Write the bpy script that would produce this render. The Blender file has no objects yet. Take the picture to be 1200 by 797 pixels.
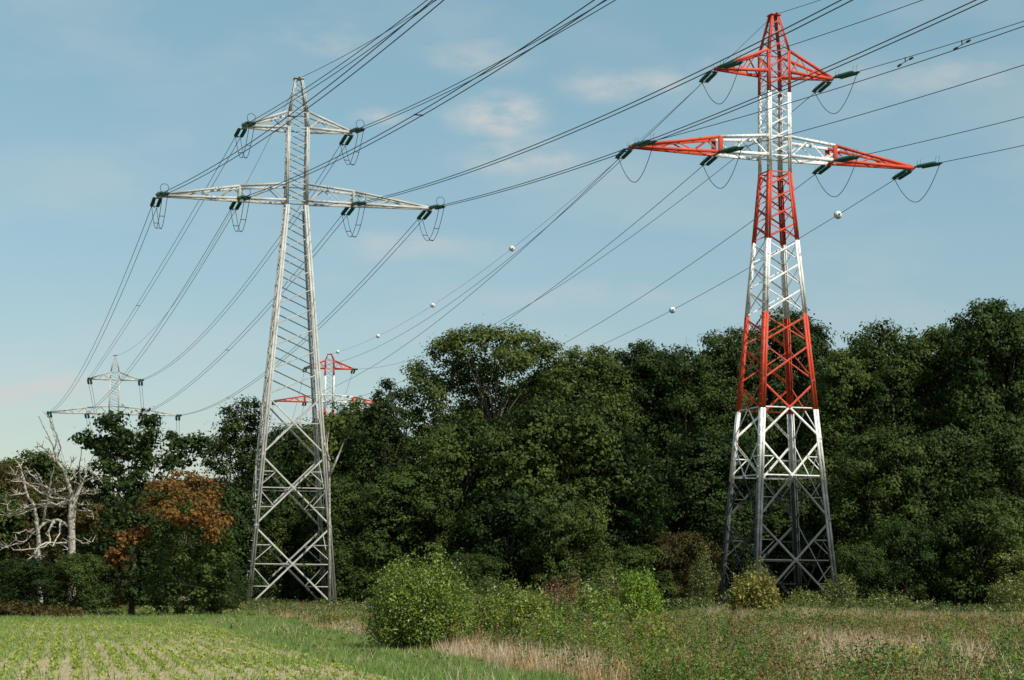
import bpy, math, random
import numpy as np
from mathutils import Vector, Matrix
rng = np.random.default_rng(7)
random.seed(7)
R = math.radians
S = bpy.context.scene
COL = S.collection

# ------------------------------------------------------------------ camera
F = 2400.0; EYE = 1.8; PITCH = math.atan((688 - 398.5) / F)
cam = bpy.data.objects.new('camera', bpy.data.cameras.new('camera'))
COL.objects.link(cam)
ROLL = R(.5)                      # the camera was held half a degree off level
cam.matrix_world = Matrix.Translation((0, 0, EYE)) @ Matrix.Rotation(math.pi / 2 + PITCH, 4, 'X') @ Matrix.Rotation(ROLL, 4, 'Z')
cam.data.sensor_width = 36; cam.data.lens = 36 * F / 1200
cam.data.clip_start = 0.5; cam.data.clip_end = 20000
S.camera = cam
CP, SP = math.cos(PITCH), math.sin(PITCH)
def at(x, y, D):
    """ground plan point and height seen at photo pixel x, y when it stands D metres away"""
    x, y = 600 + (x - 600) * math.cos(ROLL) + (y - 398.5) * math.sin(ROLL), 398.5 - (x - 600) * math.sin(ROLL) + (y - 398.5) * math.cos(ROLL)
    v = (398.5 - y) / F
    d = np.array([(x - 600) / F, CP - v * SP, SP + v * CP]); d *= D / d[1]
    return d[0], D, d[2] + EYE

# ------------------------------------------------------------------ light
SUN_AZ, SUN_EL = R(132), R(50)          # clockwise from +Y (away from the camera)
sd = Vector((math.sin(SUN_AZ) * math.cos(SUN_EL), math.cos(SUN_AZ) * math.cos(SUN_EL), math.sin(SUN_EL)))
sl = bpy.data.lights.new('sun', 'SUN'); sl.energy = 3.7; sl.angle = R(0.53); sl.color = (1, .95, .86)
sun = bpy.data.objects.new('sun', sl); COL.objects.link(sun)
sun.rotation_euler = sd.to_track_quat('Z', 'Y').to_euler(); sun.location = (60, -60, 80)
S.view_settings.view_transform = 'Standard'; S.view_settings.look = 'None'
S.view_settings.exposure = 0.5; S.view_settings.gamma = 1.0; S.view_settings.use_curve_mapping = False

W = bpy.data.worlds.new('World'); S.world = W; W.use_nodes = True
nt = W.node_tree; N = nt.nodes; L = nt.links; N.clear()
def nd(t, **k):
    n = N.new(t)
    for a, b in k.items(): setattr(n, a, b)
    return n
sky = nd('ShaderNodeTexSky', sky_type='NISHITA', sun_disc=False, sun_elevation=SUN_EL, sun_rotation=SUN_AZ,
         altitude=0, air_density=1.0, dust_density=.7, ozone_density=2.2)
tc = nd('ShaderNodeTexCoord')
def vmath(op, a, b):
    n = nd('ShaderNodeVectorMath', operation=op)
    for i, q in enumerate((a, b)):
        if q is None: continue
        if isinstance(q, (tuple, list)): n.inputs[i].default_value = q
        else: L.new(q, n.inputs[i])
    return n
def fmath(op, a, b=0.0, clamp=False):
    n = nd('ShaderNodeMath', operation=op, use_clamp=clamp)
    for i, q in enumerate((a, b)):
        if isinstance(q, (int, float)): n.inputs[i].default_value = q
        else: L.new(q, n.inputs[i])
    return n.outputs[0]
dirv = tc.outputs['Generated']
nz = nd('ShaderNodeTexNoise'); nz.inputs['Scale'].default_value = 9; nz.inputs['Detail'].default_value = 5
mp = nd('ShaderNodeMapping'); mp.inputs['Scale'].default_value = (1, 1, 2.4)
L.new(dirv, mp.inputs[0]); L.new(mp.outputs[0], nz.inputs['Vector'])
warp = vmath('MULTIPLY', vmath('SUBTRACT', nz.outputs['Color'], (.5, .5, .5)).outputs[0], (.07, .07, .034))
wd = vmath('ADD', dirv, warp.outputs[0]).outputs[0]
nz2 = nd('ShaderNodeTexNoise'); nz2.inputs['Scale'].default_value = 34; nz2.inputs['Detail'].default_value = 6
nz2.inputs['Roughness'].default_value = .6
L.new(mp.outputs[0], nz2.inputs['Vector'])
total = None
# soft summer clouds: direction in the sky (as photo x, y), half width, half height, strength
for cx, cy, wx, wy, st in ((35, 462, 80, 24, 1), (20, 425, 60, 14, .3), (572, 140, 66, 36, .95), (745, 92, 105, 30, .5), (620, 190, 110, 24, .45),
                           (870, 62, 60, 26, .4), (455, 296, 90, 18, .3), (435, 133, 36, 14, .5), (385, 42, 70, 24, .25),
                           (560, 62, 75, 22, .28), (1130, 92, 120, 30, .3), (1010, 85, 70, 26, .2), (540, 295, 80, 18, .15), (690, 345, 170, 20, .2), (200, 400, 150, 30, .18),
                           (-140, 440, 170, 36, .6), (1380, 120, 160, 40, .5), (1500, 380, 200, 40, .5), (700, -260, 260, 60, .4), (200, -180, 200, 60, .4)):
    q = at(cx, cy, 1000.0); v = Vector((q[0], q[1], q[2] - EYE)).normalized()
    s = vmath('SUBTRACT', wd, tuple(v)); s = vmath('MULTIPLY', s.outputs[0], (F / wx, F / wx, F / wy))
    ln = nd('ShaderNodeVectorMath', operation='LENGTH'); L.new(s.outputs[0], ln.inputs[0])
    m = nd('ShaderNodeMapRange', interpolation_type='SMOOTHSTEP')
    L.new(ln.outputs['Value'], m.inputs[0])
    m.inputs[1].default_value = .1; m.inputs[2].default_value = 1.35; m.inputs[3].default_value = min(1, st * 1.25); m.inputs[4].default_value = 0
    total = m.outputs[0] if total is None else fmath('MAXIMUM', total, m.outputs[0])
det = nd('ShaderNodeMapRange'); L.new(nz2.outputs[0], det.inputs[0])
det.inputs[1].default_value = .36; det.inputs[2].default_value = .60; det.inputs[3].default_value = .25; det.inputs[4].default_value = 1.25
cf = fmath('MULTIPLY', total, det.outputs[0], True)
soft = nd('ShaderNodeMapRange'); L.new(nz.outputs[0], soft.inputs[0])
soft.inputs[1].default_value = .48; soft.inputs[2].default_value = .8; soft.inputs[3].default_value = 0; soft.inputs[4].default_value = .35
cf = fmath('MAXIMUM', cf, soft.outputs[0])
hs = nd('ShaderNodeMix', data_type='RGBA', blend_type='MULTIPLY'); hs.inputs[0].default_value = 1
L.new(sky.outputs[0], hs.inputs[6])
sx = nd('ShaderNodeSeparateXYZ'); L.new(dirv, sx.inputs[0]); rp = nd('ShaderNodeValToRGB'); L.new(sx.outputs[2], rp.inputs[0])
rp.color_ramp.elements[0].position = .0; rp.color_ramp.elements[0].color = (.73, .66, .60, 1)
rp.color_ramp.elements[1].position = .30; rp.color_ramp.elements[1].color = (.88, 1.0, .77, 1)
e = rp.color_ramp.elements.new(.145); e.color = (.765, .775, .675, 1); L.new(rp.outputs[0], hs.inputs[7])
mx = nd('ShaderNodeMix', data_type='RGBA'); L.new(cf, mx.inputs[0]); L.new(hs.outputs[2], mx.inputs[6])
mx.inputs[7].default_value = (3.95, 4.05, 3.95, 1)
bg = nd('ShaderNodeBackground'); bg.inputs['Strength'].default_value = 0.11
L.new(mx.outputs[2], bg.inputs[0]); out = nd('ShaderNodeOutputWorld'); L.new(bg.outputs[0], out.inputs[0])

# ------------------------------------------------------------------ materials
def material(name, col, rough=.6, metal=0, spec=.5, noise=None, bump=0, col2=None, nscale=3.0, coords='Object', rust=0):
    m = bpy.data.materials.new(name); m.use_nodes = True
    t = m.node_tree; b = t.nodes['Principled BSDF']
    b.inputs['Base Color'].default_value = (*col, 1); b.inputs['Roughness'].default_value = rough
    b.inputs['Metallic'].default_value = metal; b.inputs['Specular IOR Level'].default_value = spec
    if col2:
        c = t.nodes.new('ShaderNodeTexCoord'); n = t.nodes.new('ShaderNodeTexNoise')
        n.inputs['Scale'].default_value = nscale; n.inputs['Detail'].default_value = 6
        if coords == 'World':
            g = t.nodes.new('ShaderNodeNewGeometry'); t.links.new(g.outputs['Position'], n.inputs['Vector'])
        else: t.links.new(c.outputs[coords], n.inputs['Vector'])
        r = t.nodes.new('ShaderNodeValToRGB'); r.color_ramp.elements[0].position = .38; r.color_ramp.elements[1].position = .64
        r.color_ramp.elements[0].color = (*col, 1); r.color_ramp.elements[1].color = (*col2, 1)
        t.links.new(n.outputs[0], r.inputs[0]); t.links.new(r.outputs[0], b.inputs['Base Color'])
        if rust:        # chalky wear and rust specks, placed by world position so that each bar differs
            g = t.nodes.new('ShaderNodeNewGeometry'); n3 = t.nodes.new('ShaderNodeTexNoise'); n3.inputs['Scale'].default_value = 2.6; n3.inputs['Detail'].default_value = 8
            t.links.new(g.outputs['Position'], n3.inputs['Vector']); t.links.new(g.outputs['Position'], n.inputs['Vector'])
            r3 = t.nodes.new('ShaderNodeValToRGB'); r3.color_ramp.elements[0].position = .57; r3.color_ramp.elements[1].position = .70
            r3.color_ramp.elements[0].color = (0, 0, 0, 1); r3.color_ramp.elements[1].color = (rust * 3, rust * 3, rust * 3, 1)
            mm = t.nodes.new('ShaderNodeMix'); mm.data_type = 'RGBA'; t.links.new(n3.outputs[0], r3.inputs[0]); t.links.new(r3.outputs[0], mm.inputs[0])
            t.links.new(r.outputs[0], mm.inputs[6]); mm.inputs[7].default_value = (.20, .13, .08, 1); t.links.new(mm.outputs[2], b.inputs['Base Color'])
        if bump:
            bp = t.nodes.new('ShaderNodeBump'); bp.inputs['Strength'].default_value = bump
            t.links.new(n.outputs[0], bp.inputs['Height']); t.links.new(bp.outputs[0], b.inputs['Normal'])
    return m
def leaf_material(name, dark, light, rough=.6, trans=.25, objvar=.28, spec=.12, odd=None):
    """leaf colour runs from dark to light by a stored per-leaf number; whole plants differ a little"""
    m = bpy.data.materials.new(name); m.use_nodes = True; t = m.node_tree; nn = t.nodes; b = nn['Principled BSDF']
    a = nn.new('ShaderNodeAttribute'); a.attribute_name = 'tint'
    r = nn.new('ShaderNodeValToRGB'); r.color_ramp.elements[0].color = (*dark, 1); r.color_ramp.elements[1].color = (*light, 1)
    if odd:
        e = r.color_ramp.elements.new(.93); e.color = (*light, 1); r.color_ramp.elements[-1].color = (*odd, 1)
    t.links.new(a.outputs['Fac'], r.inputs[0])
    o = nn.new('ShaderNodeObjectInfo'); h = nn.new('ShaderNodeHueSaturation')
    mr = nn.new('ShaderNodeMapRange'); t.links.new(o.outputs['Random'], mr.inputs[0])
    mr.inputs[3].default_value = 1 - objvar; mr.inputs[4].default_value = 1 + objvar; t.links.new(mr.outputs[0], h.inputs['Value'])
    mh = nn.new('ShaderNodeMapRange'); t.links.new(o.outputs['Random'], mh.inputs[0])
    mh.inputs[3].default_value = .515; mh.inputs[4].default_value = .485; t.links.new(mh.outputs[0], h.inputs['Hue'])
    t.links.new(r.outputs[0], h.inputs['Color']); t.links.new(h.outputs[0], b.inputs['Base Color'])
    b.inputs['Roughness'].default_value = rough; b.inputs['Specular IOR Level'].default_value = spec
    tr = nn.new('ShaderNodeBsdfTranslucent'); t.links.new(h.outputs[0], tr.inputs[0])
    ms = nn.new('ShaderNodeMixShader'); ms.inputs[0].default_value = trans
    t.links.new(b.outputs[0], ms.inputs[1]); t.links.new(tr.outputs[0], ms.inputs[2]); t.links.new(ms.outputs[0], nn['Material Output'].inputs[0])
    return m
M = dict(
    steel=material('weathered_grey_paint', (.37, .365, .33), .6, 0, .3, col2=(.50, .49, .45), rust=.15, nscale=1.3),
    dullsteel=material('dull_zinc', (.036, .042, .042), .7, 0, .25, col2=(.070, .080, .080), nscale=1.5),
    red=material('red_orange_paint', (.60, .060, .022), .6, 0, .3, col2=(.44, .06, .03), nscale=2.2, rust=.25),
    white=material('white_paint', (.80, .79, .77), .5, 0, .4, col2=(.64, .62, .57), nscale=2.0, rust=.25),
    glass=material('green_insulator_glass', (.012, .10, .075), .25, 0, .6),
    fitting=material('dark_fitting', (.05, .06, .07), .5, .6),
    wire=material('conductor_aluminium', (.055, .07, .085), .55, .5),
    ball=material('marker_ball_paint', (.75, .75, .74), .45, 0, .5, col2=(.66, .66, .65)),
    bark=material('bark', (.07, .055, .04), .9, 0, .1, col2=(.13, .11, .085), nscale=2),
    dead=material('bleached_dead_wood', (.24, .21, .175), .9, 0, .1, bump=.8, col2=(.52, .48, .41), nscale=5),
    soil=material('tilled_soil', (.26, .205, .11), .95, 0, .1, col2=(.40, .335, .205), nscale=5, bump=.6, coords='World'),
    earth=material('meadow_earth', (.09, .085, .035), .95, 0, .1, col2=(.17, .14, .06), nscale=.8, bump=.5, coords='World'),
    turf=material('verge_turf', (.05, .08, .025), .95, 0, .1, col2=(.08, .12, .035), nscale=1.5, bump=.5, coords='World'),
    oak=leaf_material('leaves_oak', (.020, .040, .009), (.086, .124, .026)),
    ash=leaf_material('leaves_ash', (.031, .053, .012), (.122, .158, .034)),
    deep=leaf_material('leaves_deep', (.015, .032, .009), (.066, .098, .022)),
    rust=leaf_material('leaves_rust', (.12, .06, .016), (.31, .13, .036)),
    brown=leaf_material('leaves_brown', (.05, .045, .014), (.14, .10, .03)),
    willow=leaf_material('leaves_willow', (.06, .11, .010), (.31, .37, .05), .42, .25, .1, .35, (.33, .36, .16)),
    sapling=leaf_material('leaves_sapling', (.05, .09, .012), (.30, .34, .06), .5, .25, .15, .3, (.3, .27, .08)),
    fresh=leaf_material('leaves_fresh', (.10, .19, .02), (.27, .40, .06), .4, .3, .05),
    yellowish=leaf_material('leaves_yellowish', (.12, .14, .025), (.34, .30, .06), .45, .3, .05, .4, (.28, .12, .03)),
    bramble=leaf_material('leaves_bramble', (.05, .08, .014), (.19, .22, .045), .45, .25, .2, .4, (.17, .09, .04)),
    weed=leaf_material('leaves_weed', (.035, .07, .012), (.27, .33, .06), .55, .3, .05, .25, (.26, .24, .10)),
    dock=leaf_material('seed_heads', (.15, .08, .035), (.34, .20, .10), .8, .2, .05),
    straw=leaf_material('dry_grass_blades', (.40, .30, .16), (.74, .62, .42), .7, .3, .05),
    pinkstraw=leaf_material('pink_dry_grass_blades', (.36, .19, .09), (.68, .42, .22), .7, .3, .05),
    grass=leaf_material('verge_grass_blades', (.12, .20, .045), (.28, .38, .11), .5, .3, .05),
    crop=leaf_material('crop_leaves', (.15, .22, .035), (.40, .45, .11), .5, .35, .05),
    clumpweed=leaf_material('leaves_weed_clump', (.04, .085, .012), (.27, .35, .05), .5, .3, .05, .3),
    nettle=leaf_material('leaves_nettle', (.025, .06, .012), (.13, .22, .035), .5, .25, .05, .25),
    flower=leaf_material('yellow_flowers', (.42, .34, .02), (.62, .55, .06), .6, .3, .05),
)

# ------------------------------------------------------------------ helpers
def mesh_np(name, V, Q, mat, tint=None, smooth=False):
    """V (n,3), Q (m,k) faces all with k corners, tint (n,) per vertex"""
    V = np.asarray(V, np.float32); Q = np.asarray(Q, np.int32)
    me = bpy.data.meshes.new(name); me.vertices.add(len(V)); me.vertices.foreach_set('co', V.ravel())
    k = Q.shape[1]; me.loops.add(Q.size); me.loops.foreach_set('vertex_index', Q.ravel())
    me.polygons.add(len(Q)); me.polygons.foreach_set('loop_start', np.arange(len(Q), dtype=np.int32) * k)
    if smooth: me.polygons.foreach_set('use_smooth', np.ones(len(Q), bool))
    if tint is not None:
        a = me.attributes.new('tint', 'FLOAT', 'POINT'); a.data.foreach_set('value', np.asarray(tint, np.float32))
    me.update(calc_edges=True)
    for m in (mat if isinstance(mat, (list, tuple)) else [mat]): me.materials.append(m)
    return me
def link(name, me, parent=None):
    o = bpy.data.objects.new(name, me); COL.objects.link(o)
    if parent: o.parent = parent
    return o
def tag(o, label=None, cat=None, group=None, kind=None):
    for k, v in (('label', label), ('category', cat), ('group', group), ('kind', kind)):
        if v: o[k] = v
    return o
def thing(name, label, cat, loc=(0, 0, 0), rz=0, group=None):
    o = bpy.data.objects.new(name, None); COL.objects.link(o); o.empty_display_size = .5
    o.location = loc; o.rotation_euler = (0, 0, rz); return tag(o, label, cat, group)
class MB:
    """collects quads of one mesh"""
    def __init__(s): s.v = []; s.q = []; s.mi = []
    def box8(s, c, mi=0):
        n = len(s.v); s.v += [tuple(p) for p in c]
        for f in ((0, 3, 2, 1), (4, 5, 6, 7), (0, 1, 5, 4), (1, 2, 6, 5), (2, 3, 7, 6), (3, 0, 4, 7)): s.q.append([n + i for i in f]); s.mi.append(mi)
    def bar(s, p, q, a, b, up=None, mi=0, off=(0, 0)):
        """box from p to q, section a (along side) x b (along the other side)"""
        p, q = Vector(p), Vector(q); d = (q - p).normalized()
        r = Vector(up) if up else (Vector((0, 0, 1)) if abs(d.z) < .95 else Vector((0, 1, 0)))
        x = d.cross(r).normalized(); y = x.cross(d).normalized()
        c = []
        for e in (p, q):
            for sx, sy in ((-1, -1), (1, -1), (1, 1), (-1, 1)): c.append(e + x * (sx * a / 2 + off[0]) + y * (sy * b / 2 + off[1]))
        s.box8(c, mi)
    def tube(s, P, r, n=6, mi=0, closed=False):
        P = [Vector(p) for p in P]; r = r if hasattr(r, '__len__') else [r] * len(P); base = len(s.v); up = None
        for i, p in enumerate(P):
            a = P[i - 1] if (i > 0 or closed) else p; b = P[(i + 1) % len(P)] if (i < len(P) - 1 or closed) else p
            d = (b - a).normalized()
            if up is None: up = Vector((0, 0, 1)) if abs(d.z) < .9 else Vector((1, 0, 0))
            x = d.cross(up).normalized(); up = x.cross(d).normalized()
            for k in range(n):
                t = 2 * math.pi * k / n; s.v.append(tuple(p + (x * math.cos(t) + up * math.sin(t)) * r[i]))
        m = len(P)
        for i in range(m if closed else m - 1):
            for k in range(n):
                a, b = base + i * n, base + ((i + 1) % m) * n; k2 = (k + 1) % n
                s.q.append([a + k, b + k, b + k2, a + k2]); s.mi.append(mi)
        if not closed and n == 6:
            for c in (base, base + (m - 1) * n):
                s.q.append([c, c + 1, c + 2, c + 3]); s.mi.append(mi); s.q.append([c, c + 3, c + 4, c + 5]); s.mi.append(mi)
    def lathe(s, prof, n=12, origin=(0, 0, 0), mi=0):
        base = len(s.v); o = Vector(origin)
        for x, r in prof:
            for k in range(n):
                t = 2 * math.pi * k / n; s.v.append(tuple(o + Vector((x, r * math.cos(t), r * math.sin(t)))))
        for i in range(len(prof) - 1):
            for k in range(n):
                a, b = base + i * n, base + (i + 1) * n; k2 = (k + 1) % n; s.q.append([a + k, a + k2, b + k2, b + k]); s.mi.append(mi)
    def build(s, name, mat, parent=None, smooth=False):
        me = mesh_np(name, s.v, s.q, mat, smooth=smooth)
        if any(s.mi): me.polygons.foreach_set('material_index', np.array(s.mi, np.int32))
        return link(name, me, parent)

# ------------------------------------------------------------------ the ground
def sheet(name, pts, z, mat, kind='structure'):
    me = mesh_np(name, [(x, y, z) for x, y in pts], [list(range(len(pts)))], mat)
    return tag(link(name, me), kind=kind)
sheet('ground', [(-4000, -300), (4000, -300), (4000, 6000), (-4000, 6000)], 0, M['earth'])
# field edge line E(y) and verge / meadow line V(y) on the ground
def edge_x(y): return -2.5 - (y - 40) * (15.3 / 71)
def verge_x(y): return .3 - (y - 40) * (16.7 / 87)
sheet('grass_verge', [(edge_x(-40) - 1, -40), (verge_x(-40), -40), (verge_x(129), 129), (-75, 129), (-75, 112), (edge_x(114), 114)], .004, M['turf'])
FIELD_END = 92
gy = np.arange(-40, FIELD_END + .1, 4.0)
# tilled field with shallow furrows along the rows
ROW = .46; RD = -.215   # row spacing, row direction dx/dy
def field_mesh():
    c0 = np.arange(-62, 14, ROW / 2)
    V = []; Q = []; ys = np.concatenate([np.arange(20, 40, 5), np.arange(40, FIELD_END + 1, 1.5)])
    for j, y in enumerate(ys):
        for i, c in enumerate(c0):
            x = min(c + RD * y + 6, edge_x(y)); V.append((x, y, .012 + (.05 if i % 2 == 0 else 0) + rng.uniform(0, .035)))
    n = len(c0)
    for j in range(len(ys) - 1):
        for i in range(n - 1):
            a = j * n + i
            if V[a][0] < V[a + 1][0] - 1e-4: Q.append((a, a + 1, a + n + 1, a + n))
    return mesh_np('crop_field', V, Q, M['soil'])
tag(link('crop_field', field_mesh()), kind='structure')

# ------------------------------------------------------------------ pylons
def unit_bar(mat, nm):
    """L-angle one metre long on Z, flanges one unit wide, cheap and shared by every bar"""
    b = MB(); t = .16
    b.box8([(-.5, -.5, 0), (.5, -.5, 0), (.5, -.5 + t, 0), (-.5, -.5 + t, 0), (-.5, -.5, 1), (.5, -.5, 1), (.5, -.5 + t, 1), (-.5, -.5 + t, 1)])
    b.box8([(-.5, -.5 + t, 0), (-.5 + t, -.5 + t, 0), (-.5 + t, .5, 0), (-.5, .5, 0), (-.5, -.5 + t, 1), (-.5 + t, -.5 + t, 1), (-.5 + t, .5, 1), (-.5, .5, 1)])
    return mesh_np(nm, b.v, b.q, mat)
UB = {k: unit_bar(M[k], 'angle_bar') for k in ('steel', 'dullsteel', 'red', 'white')}
def angle_bar(name, p, q, w, mk, parent, outward, thin=.5):
    """one steel angle from p to q; its wide flange faces outward"""
    p, q = Vector(p), Vector(q); d = q - p; ln = d.length; z = d.normalized()
    y = -Vector(outward); y = (y - z * y.dot(z)).normalized(); x = y.cross(z)
    mt = Matrix(((x.x * w, y.x * w * thin, z.x * ln, p.x), (x.y * w, y.y * w * thin, z.y * ln, p.y), (x.z * w, y.z * w * thin, z.z * ln, p.z), (0, 0, 0, 1)))
    o = link(name, UB[mk], parent); o.matrix_local = mt; return o
PLATE = {}
for k in ('steel', 'dullsteel', 'red', 'white'):
    b = MB(); b.box8([(x, y, z) for y in (-.5, .5) for x, z in ((-.5, -.3), (.5, -.3), (.5, .3), (-.5, .3))])
    b.box8([(x, y, z) for y in (-.4, .4) for x, z in ((-.3, .3), (.3, .3), (.2, .5), (-.2, .5))]); b.box8([(x, y, z) for y in (-.4, .4) for x, z in ((-.2, -.5), (.2, -.5), (.3, -.3), (-.3, -.3))])
    PLATE[k] = mesh_np('gusset_plate', b.v, b.q, M[k])
FACES = {'front': ((-1, -1), (1, -1), (0, -1, 0)), 'right': ((1, -1), (1, 1), (1, 0, 0)), 'back': ((1, 1), (-1, 1), (0, 1, 0)), 'left': ((-1, 1), (-1, -1), (-1, 0, 0))}
def build_pylon(name, label, loc, rz, spec, group=None):
    root = thing(name, label, 'pylon', loc, rz, group)
    hw = lambda z: float(np.interp(z, spec['wz'], spec['wv'])) / 2
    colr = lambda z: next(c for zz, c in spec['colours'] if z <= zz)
    corner = lambda c, z: Vector((c[0] * hw(z), c[1] * hw(z), z))
    lw = lambda z: float(np.interp(z, (0, 20, 34, 48), spec['legw']))
    # legs: double angles with a slot, split where the paint changes and where the slope changes
    cuts = sorted(set([0.0] + list(spec['wz']) + [z for z, c in spec['colours'] if z < spec['top']] + [spec['top']]))
    cuts = [z for z in cuts if 0 <= z <= spec['top']]
    for c in ((-1, -1), (1, -1), (1, 1), (-1, 1)):
        for z0, z1 in zip(cuts[:-1], cuts[1:]):
            b = MB(); w = lw((z0 + z1) / 2); p, q = corner(c, z0), corner(c, z1); t = w * .12
            ix, iy = Vector((-c[0], 0, 0)), Vector((0, -c[1], 0))
            for u, v in ((ix, iy), (iy, ix)):
                for lo, hi in ((0 if u is ix else t, w * .46), (w * .54, w)):
                    cc = []
                    for e in (p, q):
                        for s_, r_ in ((lo, 0), (hi, 0), (hi, t), (lo, t)): cc.append(e + u * s_ + v * r_)
                    b.box8(cc)
            # the second angle set a little inwards so that the slot reads dark
            b.box8([e + ix * (w * .3 + sx) + iy * (w * .3 + sy) for e in (p, q) for sx, sy in ((0, 0), (t, 0), (t, w * .5), (0, w * .5))])
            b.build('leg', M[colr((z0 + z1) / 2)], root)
    def brace(nm, face, a, b_, za, zb, w, fa=0., fb=0., lvl=0, mk=None):
        """bar on one face; a, b_ in 0..1 across the face at heights za, zb"""
        c0, c1, n = FACES[face]
        p = corner(c0, za).lerp(corner(c1, za), a); q = corner(c0, zb).lerp(corner(c1, zb), b_)
        off = Vector(n) * (-.05 - .07 * lvl); p += off; q += off
        return angle_bar(nm, p, q, w, mk or colr((za + zb) / 2), root, n)
    gus = []
    for z0, z1, kind in spec['panels']:
        w = lw(z0) * spec['bw']
        for f in FACES:
            if kind == 'X':         # big cross with a belt through its centre and small struts
                zc = z0 + (z1 - z0) * hw(z0) / (hw(z0) + hw(z1)); big = z1 < 14
                for a, b_, za, zb, l in ((0, .5, z0, zc, 0), (.5, 1, zc, z1, 0), (1, .5, z0, zc, 0), (.5, 0, zc, z1, 0)):
                    brace('diagonal_brace', f, a, b_, za, zb, w, lvl=l)
                if True:
                    brace('horizontal_brace', f, .03, .97, zc, zc, w * .6, lvl=1, mk=spec.get('belt', {}).get((round(zc), f)))
                    for zm, zo, sg in () if not big else ((z0 + (zc - z0) * .5, zc, 0), (zc + (z1 - zc) * .5, zc, 1)):
                        for a0, a1 in ((0, .25), (1, .75)):
                            if z0 + 1 > .8 or sg: brace('secondary_brace', f, a0, a1, zm, zm, w * .5, lvl=1)
                            brace('secondary_brace', f, a0, a1, zo, zm, w * .5, lvl=1)
                gus.append((f, .5, zc, w * 2.0))
                gus.append((f, 0.03, z1, w * 2.1)); gus.append((f, .97, z1, w * 2.1))
            elif kind == 'x':       # plain cross
                brace('diagonal_brace', f, 0, 1, z0 + .03, z1 - .03, w * .95, lvl=0); brace('diagonal_brace', f, 1, 0, z0 + .1, z1 - .1, w * .62, lvl=1)
                gus.append((f, 0.04, z1, w * 1.5)); gus.append((f, .96, z1, w * 1.5))
            elif kind == 'z':       # single lacing, doubled on the back
                brace('diagonal_brace', f, 0, 1, z0 + .1, z1 - .1, w * .8, lvl=0)
                if f in ('back', 'right'): brace('lacing_brace', f, 0, 1, z0 + .1 + (z1 - z0) * .42, z1 - .1 + (z1 - z0) * .42, w * .7, lvl=1)
                gus.append((f, 0.05, z0 + .1, w * 2.0)); gus.append((f, .95, z1 - .1, w * 2.0))
    for z in spec['belts']:
        for f in FACES: brace('horizontal_brace', f, 0.02, .98, z, z, lw(z) * spec['bw'] * .9, lvl=0)
    for f, a, z, s_ in gus:
        if z > spec['top'] - 1: continue
        c0, c1, n = FACES[f]; p = corner(c0, z).lerp(corner(c1, z), a) + Vector(n) * -.03
        t = (corner(c1, z) - corner(c0, z)).normalized(); k = colr(z); n = Vector(n)
        g = link('gusset_plate', PLATE[k], root)
        g.matrix_local = Matrix(((t.x * s_, n.x * .05, 0, p.x), (t.y * s_, n.y * .05, 0, p.y), (0, 0, s_ * 1.15, p.z), (0, 0, 0, 1)))
    # step bolts up one leg
    sb = {}
    z = 2.6
    while z < spec['top'] - 5:
        p = corner((-1, -1), z); b = sb.setdefault(colr(z), MB()); b.bar(p, p + Vector((-.2 if int(z * 2.5) % 2 else .02, -.18, 0)), .035, .035); z += .4
    for k, b in sb.items(): tag(b.build('step_bolts', M[k], root), kind='stuff')
    # cross arms
    for (zb, zt, prof, mats, nlace) in spec['arms']:
        for sx in (-1, 1):
            h = hw(zb); xs = [h] + [p[0] for p in prof]; th = [zt - zb] + [p[1] for p in prof]; tip = xs[-1]
            ywid = lambda x: h + (.13 - h) * (x - h) / (tip - h)
            thk = lambda x: float(np.interp(x, xs, th))
            cw = spec['chord']; b = MB()
            for sy in (-1, 1):
                for i in range(len(xs) - 1):
                    x0, x1 = xs[i], xs[i + 1]; mi = i if len(mats) > 1 else 0
                    for dz0, dz1, k in ((0, 0, 1.15), (th[i], th[i + 1], 1)):
                        b.bar((sx * x0, sy * ywid(x0), zb + dz0), (sx * x1, sy * ywid(x1), zb + dz1), cw * k * .45, cw * k, up=(0, 0, 1), mi=mi)
                        b.bar((sx * x0, sy * (ywid(x0) - cw * .3), zb + dz0 - cw * .44), (sx * x1, sy * (ywid(x1) - cw * .3), zb + dz1 - cw * .44), cw * .5, cw * .14, up=(0, 0, 1), mi=mi)
            b.bar((sx * (tip - .25), 0, zb), (sx * (tip + .15), 0, zb), .34, .22, mi=len(mats) - 1)
            arm = b.build('crossarm', [M[m] for m in mats], root)
            xx = np.linspace(h, tip - .5, nlace + 1)
            def mk_at(x): return mats[-1] if len(mats) > 1 and x > prof[0][0] else mats[0]
            for i in range(nlace):
                x0, x1 = xx[i], xx[i + 1]; m_ = mk_at((x0 + x1) / 2)
                for sy in (-1, 1):
                    up0, up1 = (0, 1) if i % 2 == 0 else (1, 0)
                    if thk(x0) > .12:
                        angle_bar('lacing_bar', (sx * x0, sy * (ywid(x0) - .03), zb + thk(x0) * up0), (sx * x1, sy * (ywid(x1) - .03), zb + thk(x1) * up1), cw * .48, m_, arm, (0, sy, 0))
                sg = 1 if i % 2 else -1
                angle_bar('lacing_bar', (sx * x0, sg * ywid(x0), zb - .03), (sx * x1, -sg * ywid(x1), zb - .03), cw * .42, m_, arm, (0, 0, -1))
            if len(prof) > 1:       # post at the inner hanging point
                x0 = prof[0][0]
                for sy in (-1, 1): angle_bar('post', (sx * x0, sy * ywid(x0), zb), (sx * x0, sy * ywid(x0), zb + thk(x0)), cw * (1.6 if len(mats) > 1 else 1.1), mats[-1], arm, (0, sy, 0))
                angle_bar('post', (sx * x0, -ywid(x0), zb - .02), (sx * x0, ywid(x0), zb - .02), cw, mats[-1], arm, (0, 0, -1))
    b = MB(); tz = spec['top']; h = hw(tz)
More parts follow.
